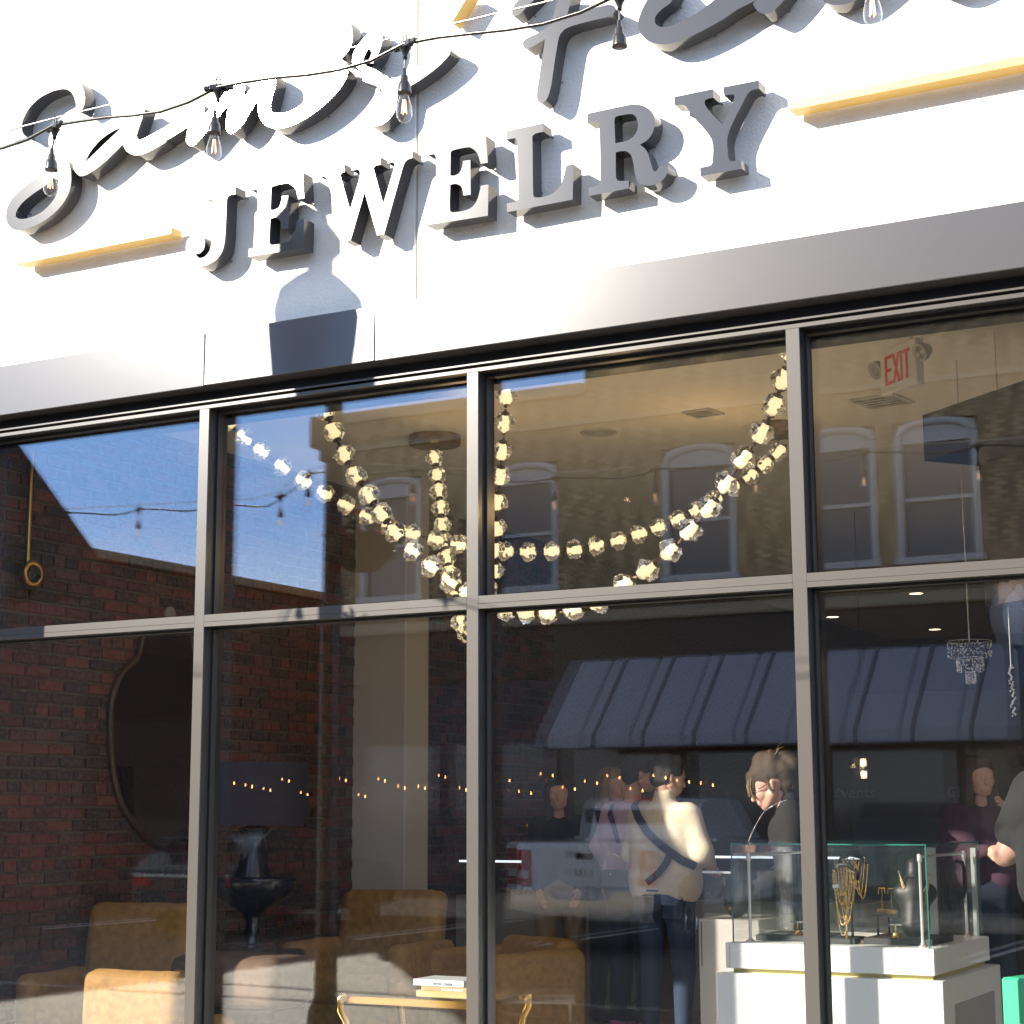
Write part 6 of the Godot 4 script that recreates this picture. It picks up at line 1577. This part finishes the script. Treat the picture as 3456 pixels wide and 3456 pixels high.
	put("wall", span(Vector3(-60, ROAD, 17.3), Vector3(-18.0, 6.05, 40.0)), db, lb)
	put("coping", span(Vector3(-60, 6.05, 17.2), Vector3(-17.9, 6.22, 40.1), 0.02), stone, lb)
	for i in 6: put("window", span(Vector3(-45 + i * 4.2, 1.0, 17.27), Vector3(-43 + i * 4.2, 3.0, 17.32)), glassy, lb)
	var sb2 := thing("shed_building", "low pale roofed building in the gap across the street", "building")
	put("wall", span(Vector3(-17.8, ROAD, 30), Vector3(-10.2, 6.3, 40)), db, sb2)
	var gb := MB.new()
	gb.prism(PackedVector2Array([Vector2(-17.85, 6.3), Vector2(-10.0, 6.3), Vector2(-10.0, 7.2), Vector2(-17.85, 6.5)]), -40.2, -29.8, Transform3D(Basis(Vector3.RIGHT, Vector3.UP, Vector3(0, 0, -1)), Vector3.ZERO))
	put("roof", gb.mesh(), mat("pale_metal", lin(0.5, 0.5, 0.5), 0.5), sb2)
	# pickup parked nose-in across the street
	var silver := mat("truck_paint", lin(0.50, 0.52, 0.56), 0.18, 0.2)
	var chrome := mat("chrome", lin(0.72, 0.73, 0.75), 0.1, 1.0)
	var blk := mat("tyre_rubber", lin(0.015, 0.015, 0.016), 0.8)
	var lens := mat("tail_lens", lin(0.35, 0.015, 0.015), 0.1)
	var tr := thing("pickup_truck", "silver pickup truck parked nose in across the street, tail to the shop", "pickup truck", Vector3(-6.1, ROAD, 13.3), 0.0)
	var bed := MB.new()
	var prof := [Vector2(0.05, 0.62), Vector2(0.0, 0.75), Vector2(0.0, 1.30), Vector2(0.03, 1.36), Vector2(2.0, 1.36), Vector2(2.0, 1.40), Vector2(5.2, 1.30), Vector2(5.6, 1.15), Vector2(5.65, 0.7), Vector2(5.5, 0.55), Vector2(5.05, 0.55), Vector2(4.95, 0.85), Vector2(4.55, 1.0), Vector2(4.15, 0.85), Vector2(4.05, 0.55), Vector2(1.55, 0.55), Vector2(1.45, 0.85), Vector2(1.1, 1.0), Vector2(0.7, 0.85), Vector2(0.6, 0.58)]
	bed.prism(PackedVector2Array(prof), -0.98, 0.98, Transform3D(Basis(Vector3(0, 0, 1), Vector3.UP, Vector3(1, 0, 0)), Vector3.ZERO))
	put("truck_body", bed.mesh(), silver, tr)
	var cab := MB.new()
	cab.prism(PackedVector2Array([Vector2(1.75, 1.38), Vector2(1.95, 1.86), Vector2(2.2, 1.93), Vector2(3.3, 1.92), Vector2(4.1, 1.38)]), -0.80, 0.80, Transform3D(Basis(Vector3(0, 0, 1), Vector3.UP, Vector3(1, 0, 0)), Vector3.ZERO))
	put("cab", cab.mesh(), silver, tr)
	put("rear_window", bx(Vector3(0, 1.61, 1.835), Vector3(1.45, 0.36, 0.02), 0.004, Basis(Vector3.RIGHT, -0.39)), glassy, tr)
	put("tailgate", span(Vector3(-0.76, 0.80, -0.03), Vector3(0.76, 1.33, 0.0), 0.012), silver, tr)
	put("tailgate_handle", span(Vector3(-0.12, 1.16, -0.045), Vector3(0.12, 1.24, -0.028), 0.006), blk, tr)
	put("badge", words("RAM", 0.09, 0.012), chrome, tr).transform = Transform3D(Basis(Vector3.UP, PI), Vector3(0, 0.99, -0.036))
	put("roof_light", span(Vector3(-0.18, 1.90, 1.88), Vector3(0.18, 1.95, 1.96), 0.008), lens, tr)
	for s in [-1.0, 1.0]:
		put("taillight", span(Vector3(s * 0.87 - 0.1, 0.82, -0.025), Vector3(s * 0.87 + 0.1, 1.28, 0.1), 0.02), lens, tr)
		put("reverse_light", span(Vector3(s * 0.87 - 0.07, 0.92, -0.032), Vector3(s * 0.87 + 0.07, 1.02, -0.02), 0.006), mat("window_white", Color.WHITE), tr)
		for z in [1.08, 4.55]:
			var wh := put("wheel", lt([Vector2(0.24, -0.13), Vector2(0.37, -0.14), Vector2(0.41, -0.10), Vector2(0.41, 0.10), Vector2(0.37, 0.14), Vector2(0.24, 0.13)], 28, Transform3D(Basis(Vector3.BACK, PI / 2), Vector3(s * 0.84, 0.41, z))), blk, tr)
			put("rim", lt([Vector2(0, -0.10), Vector2(0.08, -0.115), Vector2(0.2, -0.09), Vector2(0.245, -0.125), Vector2(0.245, 0.125), Vector2(0.2, 0.09), Vector2(0.08, 0.115), Vector2(0, 0.10)], 20, Transform3D(Basis(Vector3.BACK, PI / 2), Vector3(s * 0.84, 0.41, z))), chrome, wh)
	var bp := MB.new()
	bp.prism(PackedVector2Array([Vector2(-1.0, 0.55), Vector2(-1.0, 0.78), Vector2(-0.45, 0.78), Vector2(-0.38, 0.66), Vector2(0.38, 0.66), Vector2(0.45, 0.78), Vector2(1.0, 0.78), Vector2(1.0, 0.55), Vector2(0.6, 0.46), Vector2(-0.6, 0.46)]), -0.14, 0.06)
	put("bumper", bp.mesh(), chrome, tr)
	put("licence_plate", span(Vector3(-0.16, 0.68, -0.05), Vector3(0.16, 0.80, -0.04)), mat("plate_white", lin(0.5, 0.5, 0.5), 0.6), tr)
	# dark car at the left, only its bright trim shows in the glass
	var car := thing("parked_car", "dark parked car across the street at the far left", "car", Vector3(-12.6, ROAD, 13.4), 0.0)
	var cb := MB.new()
	cb.prism(PackedVector2Array([Vector2(0.0, 0.4), Vector2(0.0, 0.95), Vector2(0.25, 1.1), Vector2(0.9, 1.5), Vector2(2.3, 1.52), Vector2(3.2, 1.05), Vector2(4.3, 0.95), Vector2(4.5, 0.7), Vector2(4.45, 0.35), Vector2(4.0, 0.3), Vector2(0.4, 0.3)]), -0.9, 0.9, Transform3D(Basis(Vector3(0, 0, 1), Vector3.UP, Vector3(1, 0, 0)), Vector3.ZERO))
	put("car_body", cb.mesh(), mat("car_paint", lin(0.03, 0.03, 0.035), 0.12), car)
	put("rear_window", bx(Vector3(0, 1.28, 0.54), Vector3(1.3, 0.5, 0.02), 0.004, Basis(Vector3.RIGHT, -1.0)), glassy, car)
	put("trim", span(Vector3(-0.85, 0.86, -0.02), Vector3(0.85, 0.90, 0.0)), chrome, car)
	for s in [-1.0, 1.0]:
		put("taillight", span(Vector3(s * 0.72 - 0.15, 0.72, -0.02), Vector3(s * 0.72 + 0.15, 0.86, 0.02), 0.01), lens, car)
		for z in [0.85, 3.6]: put("wheel", lt([Vector2(0, -0.11), Vector2(0.32, -0.11), Vector2(0.34, -0.08), Vector2(0.34, 0.08), Vector2(0.32, 0.11), Vector2(0, 0.11)], 22, Transform3D(Basis(Vector3.BACK, PI / 2), Vector3(s * 0.8, 0.34, z))), blk, car)
	# acorn street lamp and hanging basket across the street
	var iron := mat("black_iron", Color.WHITE)
	var L := thing("street_lamp", "pale acorn street lamp standing across the street by the awning", "street lamp", Vector3(-2.1, -0.14, 20.4))
	put("post", lt([Vector2(0, 0), Vector2(0.2, 0), Vector2(0.2, 0.3), Vector2(0.08, 0.5), Vector2(0.07, 4.0), Vector2(0.14, 4.1), Vector2(0, 4.1)], 16), iron, L)
	put("lantern", lt([Vector2(0, 4.1), Vector2(0.16, 4.1), Vector2(0.25, 4.4), Vector2(0.27, 4.62), Vector2(0.2, 4.85), Vector2(0.08, 4.95), Vector2(0.03, 5.05), Vector2(0, 5.06)], 20), mat("lantern_pale", lin(0.6, 0.62, 0.65), 0.3), L)
	put("basket_arm", tb([Vector3(0, 3.2, 0), Vector3(0.3, 3.25, -0.1), Vector3(0.42, 3.15, -0.12)], 0.015, 6), iron, L)
	for spec in [[Vector3(-2.0, 2.25, 20.25), 0.34, "dark leafy hanging basket on the far street lamp", 5], [Vector3(-2.05, 3.15, 1.95), 0.22, "leafy hanging basket with red flowers on the kerb lamp", 6]]:
		var hb := thing("hanging_basket", spec[2], "flower basket", spec[0], 0.0, "hanging flower baskets")
		put("basket", lt([Vector2(0, -0.2), Vector2(0.1, -0.19), Vector2(0.2, -0.08), Vector2(0.22, 0.02), Vector2(0, 0.02)], 16), mat("basket_moss", lin(0.05, 0.045, 0.03), 0.9), hb)
		var lv := MB.new()
		var fl := MB.new()
		for i in 420:
			var d := Vector3(rng.randf_range(-1, 1), rng.randf_range(-0.7, 1.1), rng.randf_range(-1, 1))
			if d.length() > 1.15: continue
			var p: Vector3 = d * spec[1]
			var e := Basis.from_euler(Vector3(rng.randf() * 6, rng.randf() * 6, rng.randf() * 6))
			lv.quad(p, p + e * Vector3(0.012, 0.022, 0), p + e * Vector3(0, 0.05, 0.008), p + e * Vector3(-0.012, 0.022, 0), e * Vector3.BACK)
			if i % 14 == 0: fl.ball(p * 1.05, Vector3.ONE * 0.016, 6)
		tag(put("leaves", lv.mesh(), mat("leaf_green", lin(0.05, 0.075, 0.03), 0.6), hb), "", "", "", "stuff")
		tag(put("flowers", fl.mesh(), mat("flower_red", lin(0.5, 0.03, 0.03), 0.6), hb), "", "", "", "stuff")
	# small warm bulbs along the far shopfronts
	var tiny := glow("tiny_bulb", Color(1.0, 0.68, 0.36), 9.0)
	var tw := thing("bulb_garland", "row of tiny warm bulbs strung along the far shopfronts", "light string")
	var gp := []
	for i in 40:
		var p := Vector3(-23.5 + i * 0.42, 1.95 + 0.22 * sin(i * 2.4) * rng.randf_range(0.4, 1.0), FARZ - 1.9)
		gp.append(p + Vector3(0, 0.06, 0))
		put("bulb", lt([Vector2(0, -0.032), Vector2(0.012, -0.024), Vector2(0.014, 0.0), Vector2(0.007, 0.024), Vector2(0, 0.03)], 8, Transform3D(Basis(), p)), tiny, tw)
	put("cord", tb(gp, 0.004, 5), iron, tw)
